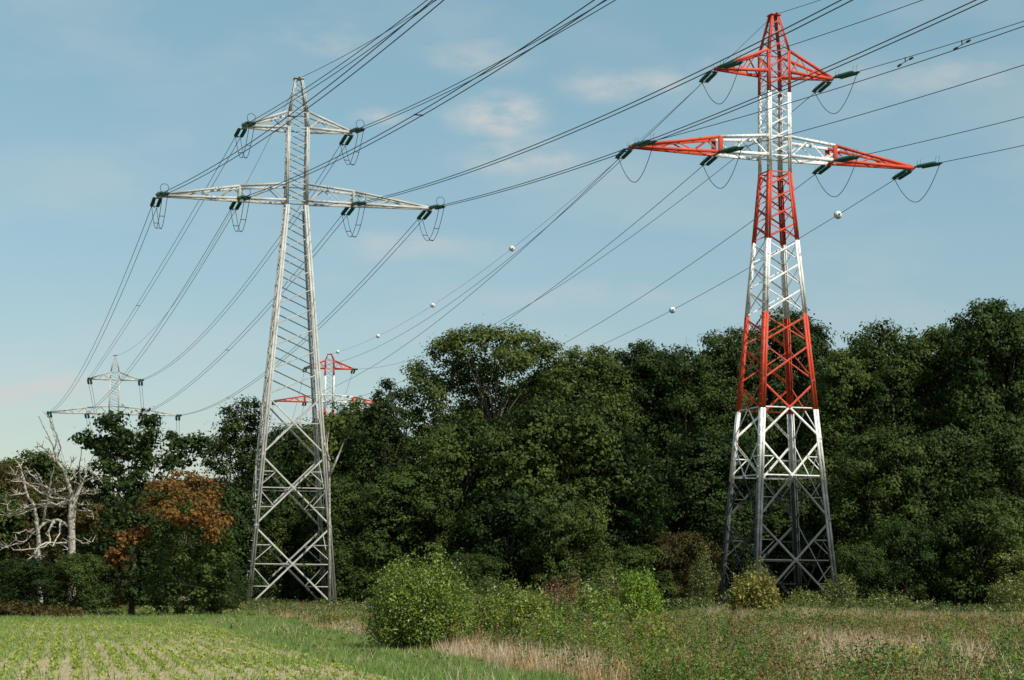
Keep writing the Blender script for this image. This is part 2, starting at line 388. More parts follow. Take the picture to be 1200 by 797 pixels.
    b.bar((-h - .08, 0, tz + .06), (h + .08, 0, tz + .06), 2 * h + .16, .09); b.bar((0, -h - .35, tz + .12), (0, h + .35, tz + .12), .12, .06)
    b.build('peak_plate', M[colr(tz)], root)
    b = MB()
    for c in ((-1, -1), (1, -1), (1, 1), (-1, 1)):
        p = corner(c, 0) - Vector((c[0], c[1], 0)) * .15
        b.box8([(p.x + sx * .45 * k, p.y + sy * .45 * k, z) for z, k in ((-.3, 1.1), (.35, .8)) for sx, sy in ((-1, -1), (1, -1), (1, 1), (-1, 1))])
    b.build('concrete_footing', material('concrete', (.3, .29, .27), .9), root)
    return root

def seq(z0, z1, n, g):
    h = np.array([g ** i for i in range(n)]); h = h / h.sum() * (z1 - z0); zz = z0 + np.concatenate([[0], np.cumsum(h)]); return [round(float(z), 3) for z in zz]
def panels(zs, kind): return [(a, b, kind) for a, b in zip(zs[:-1], zs[1:])]
T1 = dict(top=43.3, wz=(0, 32.7, 39.2, 40.4, 43.3), wv=(7.15, 1.85, 1.8, 1.62, .7), legw=(.38, .34, .25, .15), bw=.36, chord=.17,
          colours=((99, 'steel'),), belts=(33.05, 34.41, 39.1, 40.4),
          panels=[(0.1, 6.56, 'X'), (6.56, 12.18, 'X'), (12.18, 16.94, 'X')] + panels(seq(16.94, 32.6, 10, .945), 'z') + panels(seq(33.05, 39.1, 6, 1), 'z') + panels(seq(39.1, 42.9, 4, .93), 'z'),
          arms=[(33.05, 34.41, [(4.65, 1.02), (11.1, .06)], ['steel'], 7), (39.1, 40.4, [(4.4, .08)], ['steel'], 3)])
T2 = dict(top=47.3, wz=(0, 34.45, 44.25, 47.3), wv=(7.2, 2.02, 1.98, .72), legw=(.46, .42, .36, .2), bw=.36, chord=.22,
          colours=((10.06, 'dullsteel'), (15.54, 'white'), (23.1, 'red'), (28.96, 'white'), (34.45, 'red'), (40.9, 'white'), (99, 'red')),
          belts=(34.45, 35.75, 37.29, 42.55, 44.25), belt={(16, 'front'): 'white', (16, 'left'): 'white', (16, 'back'): 'red', (16, 'right'): 'red', (10, 'front'): 'white', (10, 'left'): 'white'},
          panels=[(.3, 6.95, 'X'), (6.95, 13.27, 'X'), (13.27, 17.7, 'X'), (17.7, 20.7, 'x'), (20.7, 23.0, 'x'), (23.0, 25.2, 'x'), (25.2, 27.2, 'x'), (27.2, 28.96, 'x')] +
                 panels(seq(28.96, 34.45, 4, .95), 'x') + panels(seq(35.75, 42.55, 6, 1), 'x') + panels([42.55, 44.25], 'x') + panels(seq(44.25, 47.1, 3, .85), 'x'),
          arms=[(35.75, 37.29, [(4.95, 1.2), (12.2, .06)], ['white', 'red'], 7), (42.55, 44.25, [(5.0, .08)], ['red'], 4)])
c1 = at(347, 235, 165); c2 = at(908, 183, 160)
A1, A2 = R(12), R(17.2)
pyl1 = build_pylon('lattice_pylon', 'tall pale grey lattice pylon before the trees, left of the red and white one', (c1[0], c1[1], -.15), A1, T1)
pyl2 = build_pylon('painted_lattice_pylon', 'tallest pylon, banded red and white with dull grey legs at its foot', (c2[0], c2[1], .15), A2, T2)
c1 = (c1[0], c1[1], -.15); c2 = (c2[0], c2[1], .15)     # ground height at the feet
F1 = (-69.7, 358.0, -1.75); F2 = (-37.6, 420.4, .15)
def copy_tree(o, parent=None):
    c = o.copy(); COL.objects.link(c); c.parent = parent
    for ch in o.children: copy_tree(ch, c)
    return c
pyl3 = copy_tree(pyl1); pyl3.location = F1; pyl3.rotation_euler.z = R(10.9)
pyl3['label'] = 'small far grey pylon rising behind the trees at the far left'
T4 = dict(T2); T4.update(top=49.0, wz=(0, 37.5, 46.1, 47.9, 49.0), wv=(7.4, 2.0, 2.0, 1.9, .9), belts=(39.1, 40.6, 46.1, 47.9),
          colours=((13, 'dullsteel'), (19, 'white'), (26, 'red'), (32, 'white'), (37.6, 'red'), (44.6, 'white'), (99, 'red')), belt={},
          panels=[(.3, 8, 'X'), (8, 15, 'X'), (15, 20, 'X')] + panels(seq(20, 37.5, 8, .93), 'x') + panels(seq(39.1, 46.1, 4, 1), 'z') + [(46.1, 47.9, 'z')],
          arms=[(39.1, 40.6, [(4.95, 1.2), (11.2, .06)], ['white', 'red'], 8), (46.1, 47.7, [(5.0, .08)], ['red'], 4)])
pyl4 = build_pylon('painted_lattice_pylon', 'small far red and white pylon seen behind the grey lattice pylon, over the trees', F2, R(10.8), T4)

# ------------------------------------------------------------------ insulators, conductors
def lath_string(n=14, ln=2.25, r=.155):
    b = MB(); prof = [(-.12, .02), (-.1, .05)]
    st = ln / n
    for i in range(n): x = i * st; prof += [(x, .06), (x + st * .25, r), (x + st * .6, r * .92), (x + st * .62, .07)]
    prof += [(ln + .1, .05), (ln + .12, .02)]
    b.lathe(prof, 10); return mesh_np('glass_string', b.v, b.q, M['glass'])
STR = lath_string(); STR_FAR = lath_string(8, 2.25, .2)
def yoke_mesh():
    b = MB(); b.bar((-.04, -.36, 0), (-.04, .36, 0), .14, .05, up=(0, 0, 1)); b.bar((-.5, 0, 0), (-.04, 0, 0), .06, .06); return mesh_np('yoke_plate', b.v, b.q, M['fitting'])
YOKE = yoke_mesh()
def ring_mesh(r, t):
    b = MB(); b.tube([(0, r * math.cos(a), r * math.sin(a)) for a in np.linspace(0, 2 * math.pi, 16, endpoint=False)], t, 4, closed=True); return mesh_np('arcing_ring', b.v, b.q, M['fitting'])
RING = ring_mesh(.34, .022)
def horn_mesh():
    b = MB()
    for x in (-.2, .25, 2.2, 2.65): b.tube([(x, 0, .05), (x + .04, 0, .42), (x + .16, 0, .55)], .014, 4)
    return mesh_np('arcing_horn', b.v, b.q, M['fitting'])
HORN = horn_mesh()
SL = 3.6                                  # tip to wire
def insulator(p, d, label, ring, group, far=False):
    """pair of glass strings from p along the unit direction d; returns the point where the wire begins"""
    d = Vector(d).normalized(); o = thing('insulator_string', label, 'insulator', p, 0, group)
    x = d; y = Vector((0, 0, 1)).cross(x).normalized(); z = x.cross(y)
    o.matrix_world = Matrix(((x.x, y.x, z.x, p[0]), (x.y, y.y, z.y, p[1]), (x.z, y.z, z.z, p[2]), (0, 0, 0, 1)))
    for s_ in (-1, 1):
        g = link('glass_string', STR_FAR if far else STR, o); g.location = (1.0, s_ * .25, 0)
    k = link('yoke_plate', YOKE, o); k.location = (.86, 0, 0); k.scale = (1.6, 1, 1); k = link('yoke_plate', YOKE, o); k.location = (3.36, 0, 0); k.scale = (-1, 1, 1)
    if not far:
        if ring:
            k = link('arcing_ring', RING, o); k.location = (3.1, 0, .42)
        else: k = link('arcing_horn', HORN, o); k.location = (.75, 0, .05)
    return Vector(p) + d * SL
ARM1 = {'UL': (-4.4, 39.1), 'UR': (4.4, 39.1), 'LL': (-11.1, 33.05), 'LR': (11.1, 33.05), 'IL': (-4.65, 33.05), 'IR': (4.65, 33.05), 'G': (0, 43.4)}
ARM2 = {'UL': (-5, 42.55), 'UR': (5., 42.55), 'LL': (-12.2, 35.75), 'LR': (12.2, 35.75), 'IL': (-4.95, 35.75), 'IR': (4.95, 35.75), 'G': (0, 47.4)}
ARM4 = {'UL': (-5, 46.1), 'UR': (5., 46.1), 'LL': (-11.2, 39.1), 'LR': (11.2, 39.1), 'IL': (-4.95, 39.1), 'IR': (4.95, 39.1), 'G': (0, 49.1)}
def tip(c, ang, arm, k, dz=0): s_, z = arm[k]; return Vector((c[0] + s_ * math.cos(ang), c[1] + s_ * math.sin(ang), z + c[2] + dz))
def para(A, B, sag, n):
    P = []
    for t in np.linspace(0, 1, n):
        p = A.lerp(B, float(t)); p.z -= 4 * sag * t * (1 - t); P.append(p)
    return P
def span(A, B, sag, twin, name, label, cat, n=110, r=.024, t0=0., spacers=(), group=None):
    """a wire (or a twin bundle with spacers) hanging between two tips"""
    P = para(A, B, sag, n); 
    if t0 > 0:
        p0 = A.lerp(B, t0); p0.z -= 4 * sag * t0 * (1 - t0); P = [p0] + [p for i, p in enumerate(P) if i / (n - 1) > t0 + .002]
    d = (B - A); side = Vector((d.y, -d.x, 0)).normalized()
    if not twin:
        b = MB(); b.tube([p - P[0] for p in P], r, 6); o = b.build(name, M['wire']); o.location = P[0]; return tag(o, label, cat, group)
    o = thing(name, label, cat, P[0], 0, group)
    for s_ in (-1, 1):
        b = MB(); b.tube([p - P[0] + side * (.22 * s_) for p in P], r, 6); b.build('wire', M['wire'], o)
    for f in spacers:
        q = A.lerp(B, f); q.z -= 4 * sag * f * (1 - f); b = MB(); b.bar(q - P[0] - side * .27, q - P[0] + side * .27, .07, .07); b.build('spacer', M['fitting'], o)
    return o
def jumper(p, q, side, drop, twin, label, group):
    n = 22
    P = [p.lerp(q, t) - Vector((0, 0, drop * 4 * t * (1 - t) * (1 + .12 * (1 - abs(2 * t - 1))) / 1.1)) for t in np.linspace(0, 1, n)]
    if not twin:
        b = MB(); b.tube([x - p for x in P], .028, 6); o = b.build('jumper_loop', M['wire']); o.location = p; return tag(o, label, 'jumper cable', group)
    o = thing('jumper_loop', label, 'jumper cable', p, 0, group)
    for s_ in (-1, 1):
        b = MB(); b.tube([x - p + side * (.2 * s_) for x in P], .024, 6); b.build('wire', M['wire'], o)
    for i in (5, 11, 16):
        b = MB(); b.bar(P[i] - p - side * .22, P[i] - p + side * .22, .05, .05); b.build('spacer', M['fitting'], o)
    return o
WORDS = {'UL': 'upper left arm tip', 'UR': 'upper right arm tip', 'LL': 'lower left arm tip', 'LR': 'lower right arm tip', 'IL': 'lower left arm middle', 'IR': 'lower right arm middle', 'G': 'peak'}
K6 = ('UL', 'UR', 'LL', 'LR', 'IL', 'IR')
def line_set(c, ang, arm, pname, az, Sp, nang, dz, sag, gs, dsf, back, bang, bdz, bsag, bgs, dsb, twin, armb, spf, spb, drop, ring):
    nc = (c[0] + Sp * math.sin(R(az)), c[1] - Sp * math.cos(R(az)), c[2])
    for i, k in enumerate(K6 + ('G',)):
        A = tip(c, ang, arm, k); B = tip(nc, R(nang), arm, k, dz); Cc = tip(back, R(bang), arm, k, bdz) if armb is None else tip(back, bang, armb, k)
        s1 = gs if k == 'G' else sag + dsf[i]; s2 = bgs if k == 'G' else bsag + dsb[i]
        tw = twin and k != 'G'; nm = 'ground_wire' if k == 'G' else ('twin_conductor' if tw else 'conductor'); cat = 'power line'
        ends = []
        lf = (Cc if False else B) - A; l1 = lf.length; l2 = (Cc - A).length
        span(A, B, s1, tw, nm, f'{"thin earth wire" if k == "G" else ("twin wires" if tw else "single wire")} from the {pname} {WORDS[k]}, rising to the viewer', cat, 160, .022 if k == 'G' else .027, 0 if k == 'G' else SL / l1, spf.get(k, ()))
        span(A, Cc, s2, tw, nm, f'{"thin earth wire" if k == "G" else ("twin wires" if tw else "single wire")} from the {pname} {WORDS[k]}, sagging to the far pylon', cat, 110, .018 if k == 'G' else .026, 0 if k == 'G' else SL / l2, spb.get(k, ()))
        if k == 'G': continue
        fr = []
        for (E, sg, way, rg) in ((B, s1, 'towards the viewer', ring), (Cc, s2, 'away', False)):
            d = (E - A) * (SL / (E - A).length); d.z -= 4 * sg * (SL / (E - A).length) * (1 - SL / (E - A).length)
            fr.append(insulator(A, d, f'green insulator pair at the {pname} {WORDS[k]}, pulling {way}', rg, 'glass insulator pairs on the near pylons'))
        pd = (fr[0] - fr[1]); side = Vector((pd.y, -pd.x, 0)).normalized()
        jumper(fr[1], fr[0], side, drop, twin, f'{"twin " if twin else ""}jumper cable looping below the {pname} {WORDS[k]}', 'jumper loops under the pylon arms')
line_set(c1, A1, ARM1, 'near grey pylon', 18.25, 318.25, 18.72, 17.93, 13.89, 15.38, (-.42, .10, .06, -.31, .10, .47), F1, 10.88, 0, 2.84, 5.0, (-1.96, 1.06, .56, .98, -.56, -.09), True, None,
         {'LL': (.16, .45), 'UR': (.2,), 'IL': (.17, .47), 'UL': (.4,)}, {'UL': (.5,), 'IR': (.4,), 'LR': (.65,)}, 2.3, True)
line_set(c2, A2, ARM2, 'near striped pylon', 26.08, 318.38, 16.6, 44.27, 15.94, 16.8, (.1, -.21, .5, .1, -.47, -.03), F2, R(10.8), 0, 5.7, 4.66, (-.07, .1, -.61, -.34, .1, .82), False, ARM4, {}, {}, 2.5, False)
def frac_at_x(A, B, sag, px):
    """how far along the wire it crosses photo column px"""
    best = (1e9, 0)
    for t in np.linspace(0, .999, 1500):
        q = A.lerp(B, float(t)); q.z -= 4 * sag * t * (1 - t); zc = q.y * CP + (q.z - EYE) * SP
        if zc < 5: break
        a_ = F * q.x / zc; b_ = -F * (-q.y * SP + (q.z - EYE) * CP) / zc; x = 600 + a_ * math.cos(ROLL) - b_ * math.sin(ROLL); best = min(best, (abs(x - px), float(t)))
    return best[1]
# vibration dampers on the upper right wire of the painted pylon
nc2 = (c2[0] + 318.38 * math.sin(R(26.08)), c2[1] - 318.38 * math.cos(R(26.08)), c2[2])
A = tip(c2, A2, ARM2, 'UR'); B = tip(nc2, R(16.6), ARM2, 'UR', 44.27)
for px_, lb in ((1060, 'small damper clamped on the wire just right of the painted pylon, nearer the pylon'), (1127, 'small damper clamped on the same wire nearer the right edge')):
    f = frac_at_x(A, B, 15.73, px_); q = A.lerp(B, f); q.z -= 4 * 15.73 * f * (1 - f); d = (B - A).normalized()
    o = thing('vibration_damper', lb, 'damper', q, 0, 'dampers on the upper right wire')
    for s_ in (-1, 1):
        b = MB(); b.tube([d * (s_ * .55) - Vector((0, 0, .3)), d * (s_ * .95) - Vector((0, 0, .32))], .085, 6); b.build('weight', M['fitting'], o)
    b = MB(); b.tube([d * -.6 - Vector((0, 0, .3)), d * .6 - Vector((0, 0, .3))], .025, 6); b.tube([(0, 0, .05), (0, 0, -.32)], .05, 6); b.build('clamp', M['fitting'], o)
# insulators of the far pylons and the spans beyond them
def far_set(c, ang, arm, nxtc, sag, twin, pname):
    for k in K6:
        A = tip(c, ang, arm, k); B = tip(nxtc, ang, arm, k)
        d = B - A; d.z -= 4 * sag
        insulator(A, d, f'tiny insulator pair at the {pname} {WORDS[k]}, pulling away', False, 'insulators on the far pylons', True)
        n_ = (tip(c1, A1, ARM1, k) if twin else tip(c2, A2, ARM2, k)) - A; n_.z -= 4 * (3.5 if twin else 6)
        if k in ('UR', 'LR', 'UL', 'LL'): insulator(A, n_, f'tiny insulator pair at the {pname} {WORDS[k]}, facing the near pylon', False, 'insulators on the far pylons', True)
        span(A, B, sag, twin, 'twin_conductor' if twin else 'conductor', f'{"twin wires" if twin else "wire"} dropping beyond the {pname} {WORDS[k]}', 'power line', 40, .03, SL / (B - A).length)
far_set(F1, R(10.9), ARM1, (-122, 700, 0), 14, True, 'far grey pylon')
far_set(F2, R(10.8), ARM4, (-95, 790, 0), 14, False, 'far striped pylon')
# marker balls: on the earth wire and on the outer right wire of the painted line
def ball_mesh(r):
    b = MB(); prof = [(-r * math.cos(t), max(r * math.sin(t), .001)) for t in np.linspace(0, math.pi, 11)]; b.lathe(prof, 18); return b
def balls(A, B, sag, pts, descs, group):
    for f, lb in zip(pts, descs):
        q = A.lerp(B, f); q.z -= 4 * sag * f * (1 - f)
        o = thing('marker_ball', lb, 'marker ball', q, math.atan2(B.y - A.y, B.x - A.x), group)
        h = ball_mesh(.36); g = mesh_np('shell', h.v, h.q, M['ball'], smooth=True); link('shell', g, o)
        b = MB(); b.lathe([(-.46, .05), (-.34, .09), (-.30, .05)], 8); b.lathe([(.30, .05), (.34, .09), (.46, .05)], 8); b.build('clamp', M['fitting'], o)
        b = MB(); b.lathe([(-.02, .362), (-.02, .378), (.02, .378), (.02, .362)], 18); b.build('seam', M['fitting'], o)
A = tip(c2, A2, ARM2, 'G'); B = tip(F2, R(10.8), ARM4, 'G')
balls(A, B, 4.66, [frac_at_x(A, B, 4.66, x) for x in (600, 507, 443, 396)],
      ['white marker ball on the thin top wire, largest and highest of its four', 'second white marker ball down the thin top wire, left of the largest', 'third white marker ball down the thin top wire', 'smallest white marker ball, just above the far red and white pylon'], 'white marker balls on the wires')
A = tip(c2, A2, ARM2, 'LR'); B = tip(F2, R(10.8), ARM4, 'LR')
balls(A, B, 5.36, [frac_at_x(A, B, 5.36, x) for x in (982, 788)],
      ['white marker ball on the lower wire to the right of the painted pylon', 'white marker ball on the lower wire left of the painted pylon, just above the treetops'], 'white marker balls on the wires')

# ------------------------------------------------------------------ foliage
def leaf_quads(Cn, Nn, Sz, aspect=.6, droop=0):
    """rhombic leaves at centres Cn with normals Nn and half length Sz"""
    n = len(Cn); Nn = Nn / np.linalg.norm(Nn, axis=1, keepdims=True)
    a = rng.normal(size=(n, 3)); a -= (a * Nn).sum(1, keepdims=True) * Nn; a /= np.linalg.norm(a, axis=1, keepdims=True) + 1e-9
    b = np.cross(Nn, a); s_ = Sz[:, None]
    V = np.stack([Cn - a * s_, Cn - b * s_ * aspect - Nn * s_ * .15, Cn + a * s_, Cn + b * s_ * aspect - Nn * s_ * .15], 1).reshape(-1, 3)
    return V, np.arange(4 * n).reshape(n, 4)
def crown_cloud(H, Wd, base, nlobe, nclump, nleaf, leaf, seed, top_bias=.5, lobe_r=(1.6, 3.0), clump_r=.55, flat=.8, gap=0.0, lobes=None, sag=.0):
    """lobes over an egg-shaped volume, leaf clumps over each lobe's skin. returns V, Q, tint, lobe centres"""
    r = np.random.default_rng(seed); Lb = []
    if lobes is None:
        for i in range(nlobe):
            u = (i + .5) / nlobe; z = base + (H - base) * (.08 + .84 * u ** (1 - .25 * top_bias))
            f = (z - base) / (H - base); prof = math.sin(math.pi * min(1, max(0.04, .16 + .80 * f))) ** .62
            a = i * 2.399963 + r.uniform(-.5, .5); rad = Wd / 2 * prof * (1 - .22 * gap) * r.uniform(.45, .86)
            lr = r.uniform(*lobe_r) * (.85 + .3 * prof)
            Lb.append((math.cos(a) * rad, math.sin(a) * rad, min(z, H - lr * flat), lr))
        Lb.append((r.uniform(-.5, .5), 0, H - lobe_r[0] * flat * 1.05, lobe_r[0])) 
        Lb.append((r.uniform(-1.5, 1.5), -.5, H - lobe_r[1] * flat * 1.3, lobe_r[1]))
    else: Lb = lobes
    C_, N_, T_ = [], [], []
    for (x, y, z, lr) in Lb:
        k = max(6, int(nclump * (lr / np.mean(lobe_r)) ** 2)); d = r.normal(size=(k, 3)); d[:, 2] += .25; d /= np.linalg.norm(d, axis=1, keepdims=True)
        rr = lr * r.uniform(.55, 1.1, (k, 1)); cc = np.array([x, y, z]) + d * rr * np.array([1, 1, flat]); lt = r.uniform(-.15, .15)
        for c_, d_ in zip(cc, d):
            m = int(nleaf * r.uniform(.5, 1.4)); cr = clump_r * r.uniform(.6, 1.35)
            e = r.normal(size=(m, 3)) * cr * np.array([1, 1, .6]); C_.append(c_ + e)
            nn_ = d_ * .55 + np.array([0, 0, .5]) + r.normal(size=(m, 3)) * .42 + e / (cr + .01) * .4; N_.append(nn_)
            T_.append(np.clip(.43 + lt + r.normal() * .13 + r.normal(size=m) * .11, 0, 1))
    C_ = np.concatenate(C_); N_ = np.concatenate(N_); T_ = np.concatenate(T_)
    keep = C_[:, 2] > .15; C_, N_, T_ = C_[keep], N_[keep], T_[keep]
    V, Q = leaf_quads(C_, N_, leaf * r.uniform(.6, 1.35, len(C_)), .62)
    return V, Q, np.repeat(T_, 4), Lb
def trunk_mesh(H, Lb, r0, seed, lean=0):
    r = np.random.default_rng(seed); b = MB(); P = [Vector((0, 0, -.3))]; n = 7
    for i in range(1, n + 1): P.append(Vector((r.normal() * .18 + lean * i / n, r.normal() * .18, H * .8 * i / n)))
    b.tube(P, [r0 * (1.25 if i == 0 else (1 - .85 * i / n)) for i in range(n + 1)], 8)
    for (x, y, z, lr) in Lb:
        t = max(.12, min(.85, (z - 1.5) / (H * .8) * .72)); j = t * n; i0 = int(j); s0 = P[i0].lerp(P[min(n, i0 + 1)], j - i0)
        e = Vector((x, y, z)); m1 = s0.lerp(e, .4) + Vector((r.normal() * .3, r.normal() * .3, -.2)); m2 = s0.lerp(e, .75) + Vector((r.normal() * .3, r.normal() * .3, .2))
        q = r0 * .26; b.tube([s0, m1, m2, e], [q, q * .7, q * .45, q * .2], 5)
        for k in range(3):
            e2 = e + Vector(tuple(r.normal(size=3))) * lr * .5; b.tube([m2, m2.lerp(e2, .5) + Vector((0, 0, .15)), e2], [q * .4, q * .25, q * .1], 4)
    me = mesh_np('trunk', b.v, b.q, M['bark']); return me
TREES = {}
def template(key, H, Wd, base, mats, **k):
    V, Q, T_, Lb = crown_cloud(H, Wd, base, **k)
    tr = trunk_mesh(H, Lb, H * .017 + .05, k['seed'])
    TREES[key] = dict(H=H, W=Wd, trunk=tr, crowns={m: mesh_np('crown', V, Q, M[m], T_) for m in mats})
ALLM = ('oak', 'deep', 'ash', 'brown')
template('high', 27, 14, 2.5, ALLM, nlobe=44, nclump=26, nleaf=56, leaf=.155, seed=1, lobe_r=(1.4, 2.7), clump_r=.42)
template('high2', 26, 12.5, 2.5, ALLM, nlobe=42, nclump=24, nleaf=54, leaf=.155, seed=2, lobe_r=(1.2, 2.5), clump_r=.40)
template('high3', 27, 13, 2.5, ALLM, nlobe=40, nclump=24, nleaf=56, leaf=.16, seed=12, lobe_r=(1.3, 3.0), clump_r=.44)
template('mid', 15, 11, .6, ALLM, nlobe=28, nclump=26, nleaf=50, leaf=.14, seed=3, lobe_r=(1.1, 2.3), clump_r=.38)
template('mid2', 15, 10, .6, ALLM, nlobe=26, nclump=24, nleaf=50, leaf=.14, seed=4, lobe_r=(1.0, 2.2), clump_r=.36)
template('mid3', 14, 11.5, .6, ALLM, nlobe=30, nclump=24, nleaf=50, leaf=.14, seed=14, lobe_r=(1.2, 2.1), clump_r=.40)
template('bushy', 8.5, 9, .1, ALLM + ('bramble', 'rust', 'yellowish'), nlobe=20, nclump=22, nleaf=48, leaf=.115, seed=5, lobe_r=(.9, 1.8), clump_r=.32)
template('bushy2', 7, 8.5, .1, ALLM + ('bramble', 'rust'), nlobe=20, nclump=20, nleaf=48, leaf=.11, seed=6, lobe_r=(.7, 1.6), clump_r=.32)
SIZES = {'L': ['high', 'high2', 'high3'], 'M': ['mid', 'mid2', 'mid3'], 'S': ['bushy', 'bushy2']}; NT = [0]
def tree(key, mat, x, top, wpx, D, label, group='trees of the wood edge', rz=None):
    X, Y, Z = at(x, top, D); NT[0] += 1; ks = SIZES['L' if Z > 19.5 else 'M' if Z > 10 else 'S']; T = TREES[ks[NT[0] % len(ks)]]
    sz = Z / T['H']; sw = min(1.3 * sz, max(.86 * sz, wpx / F * D / T['W']))
    o = thing('broadleaf_tree', label, 'tree', (X, Y, 0), random.uniform(0, 6.28) if rz is None else rz, group)
    c = link('crown', T['crowns'][mat], o); t = link('trunk', T['trunk'], o)
    for q in (c, t): q.scale = (sw, sw * 1.0, sz)
    return o
# hero tree: broad round crown with sky gaps in its middle
def hero(x, D, lobes_px, mat, label, seed, leaf=.115, nclump=22, nleaf=36, cr=.42, name='broadleaf_tree', cat='tree', group='trees of the wood edge', extra=None):
    X, Y, _ = at(x, 500, D); Lb = []
    for px, py, rp, dy in lobes_px:
        q = at(px, py, D + dy); Lb.append((q[0] - X, dy, q[2], rp / F * D))
    H = max(l[2] + l[3] * .8 for l in Lb)
    V, Q, T_, _ = crown_cloud(H, 1, 0, 0, nclump, nleaf, leaf, seed, lobe_r=(1.2, 2.0), clump_r=cr, lobes=Lb, flat=.85)
    o = thing(name, label, cat, (X, Y, 0), 0, group); link('crown', mesh_np('crown', V, Q, M[mat], T_), o)
    if extra:
        L2 = []
        for px, py, rp, dy in extra[0]:
            q = at(px, py, D + dy); L2.append((q[0] - X, dy, q[2], rp / F * D))
        V, Q, T_, _ = crown_cloud(H, 1, 0, 0, nclump, nleaf, leaf, seed + 1, lobe_r=(1.2, 2.0), clump_r=cr, lobes=L2, flat=.85)
        e = link('crown', mesh_np('crown', V, Q, M[extra[1]], T_), o); e['label'] = extra[2]
    link('trunk', trunk_mesh(H, Lb, H * .011 + .04, seed), o); return o
hero(580, 180, [(500, 448, 20, 0), (522, 412, 20, 1), (512, 470, 18, -2), (545, 405, 20, -2), (555, 432, 22, 2), (580, 402, 20, 0), (600, 425, 24, -3), (622, 404, 20, 2), (640, 420, 22, 0), (655, 448, 20, -2),
                (630, 455, 20, 2), (490, 490, 16, 1), (480, 465, 13, 0), (535, 440, 16, 3), (575, 440, 18, 4), (530, 400, 12, 0), (565, 392, 12, 0), (600, 393, 12, 1), (645, 480, 20, 2), (490, 435, 13, 2), (500, 512, 16, 3), (608, 460, 12, 2), (560, 458, 9, 3), (590, 470, 10, 4), (545, 475, 9, 3), (572, 480, 11, 5), (525, 455, 12, 4), (615, 480, 14, 3), (548, 455, 14, 6), (568, 465, 14, 7), (590, 455, 13, 6), (555, 485, 14, 6), (580, 492, 14, 7), (600, 478, 13, 6), (538, 492, 13, 5)],
     'ash', 'broad round-crowned tree topping the centre of the wood, sky gaps through its middle', 40, leaf=.135, nclump=38, nleaf=50)
hero(160, 113, [(132, 492, 13, 0), (126, 500, 12, 1), (140, 508, 14, -1), (130, 520, 14, 0), (98, 512, 8, 0), (108, 520, 9, 1), (118, 532, 13, 0), (172, 492, 12, 1), (168, 508, 15, 0), (180, 520, 15, -1), (200, 516, 11, 1), (215, 522, 12, 0), (232, 520, 9, 0), (222, 534, 14, 1),
                (150, 535, 20, 0), (185, 540, 22, 0), (125, 560, 22, -1), (160, 575, 24, -1), (195, 575, 22, 0), (120, 595, 22, 0), (145, 620, 26, -1), (180, 620, 26, 0), (115, 640, 22, 0), (150, 660, 26, -1), (120, 685, 22, 0), (155, 700, 20, -1), (185, 680, 24, 0), (90, 690, 20, 0), (85, 660, 16, 0), (205, 700, 20, 0), (145, 520, 13, 1), (158, 528, 13, 0), (140, 540, 16, 1), (128, 548, 15, 0), (165, 552, 18, 1), (205, 545, 16, 0), (100, 560, 13, 1), (118, 575, 16, 0)],
     'oak', 'dark tree with separate leafy tufts on top, right of the bleached dead tree', 50, leaf=.13, nclump=24, nleaf=44, cr=.26,
     extra=([(142, 650, 10, -5), (128, 655, 9, -5), (165, 623, 7, -5), (152, 630, 6, -5)], 'rust', 'rust-coloured patch of leaves low in the crown'))
hero(218, 109, [(190, 575, 15, -2), (205, 565, 14, -1), (222, 562, 14, 0), (240, 570, 15, 0), (252, 582, 15, 0), (180, 590, 14, -2), (215, 585, 19, -3), (240, 598, 20, -2), (258, 608, 14, -1), (200, 600, 16, -4), (225, 612, 14, -4), (250, 625, 12, -3)],
     'rust', 'rust-brown topped tree between the tufted dark tree and the grey pylon', 60, leaf=.10, nclump=38, nleaf=48, cr=.24,
     extra=([(200, 578, 6, -2), (218, 598, 6, -4), (192, 625, 18, -2), (225, 625, 24, -2), (250, 635, 20, 0), (200, 650, 24, -2), (232, 662, 24, -1), (190, 685, 22, -1), (218, 700, 22, -1), (250, 690, 20, 0), (262, 665, 16, 0), (265, 640, 14, 1)], 'oak', 'dark green lower half of the crown'))
hero(455, 172, [(455, 452, 8, 0), (450, 466, 10, 0), (462, 462, 9, 1), (440, 475, 9, 0), (460, 480, 12, 0), (445, 492, 14, 0), (468, 500, 15, 0), (425, 505, 14, 0), (450, 520, 20, 0), (425, 540, 20, 0), (460, 550, 20, 0), (435, 490, 12, 1), (475, 490, 12, 1), (455, 500, 14, 2), (430, 520, 16, 1), (470, 525, 16, 1), (448, 478, 9, 0)],
     'deep', 'small tree with a ragged pointed top left of the broad round crown', 70, leaf=.125, nclump=34, nleaf=48, cr=.33)
hero(285, 168, [(268, 484, 8, 0), (282, 478, 9, 0), (295, 475, 10, 0), (300, 490, 12, 0), (275, 500, 12, 0), (290, 508, 16, 0), (262, 518, 14, 0), (305, 520, 16, 0), (280, 535, 20, 0), (258, 550, 16, 0), (252, 522, 13, 0), (245, 535, 14, 0), (262, 500, 10, 0), (285, 495, 12, 1), (275, 520, 14, 1), (300, 555, 22, 0), (270, 580, 24, 0), (300, 600, 26, 0), (270, 630, 26, 0), (300, 650, 26, 0), (275, 680, 26, 0), (310, 690, 22, 0)],
     'deep', 'dark tree immediately behind the left legs of the grey pylon', 80, leaf=.125, nclump=34, nleaf=50, cr=.34)
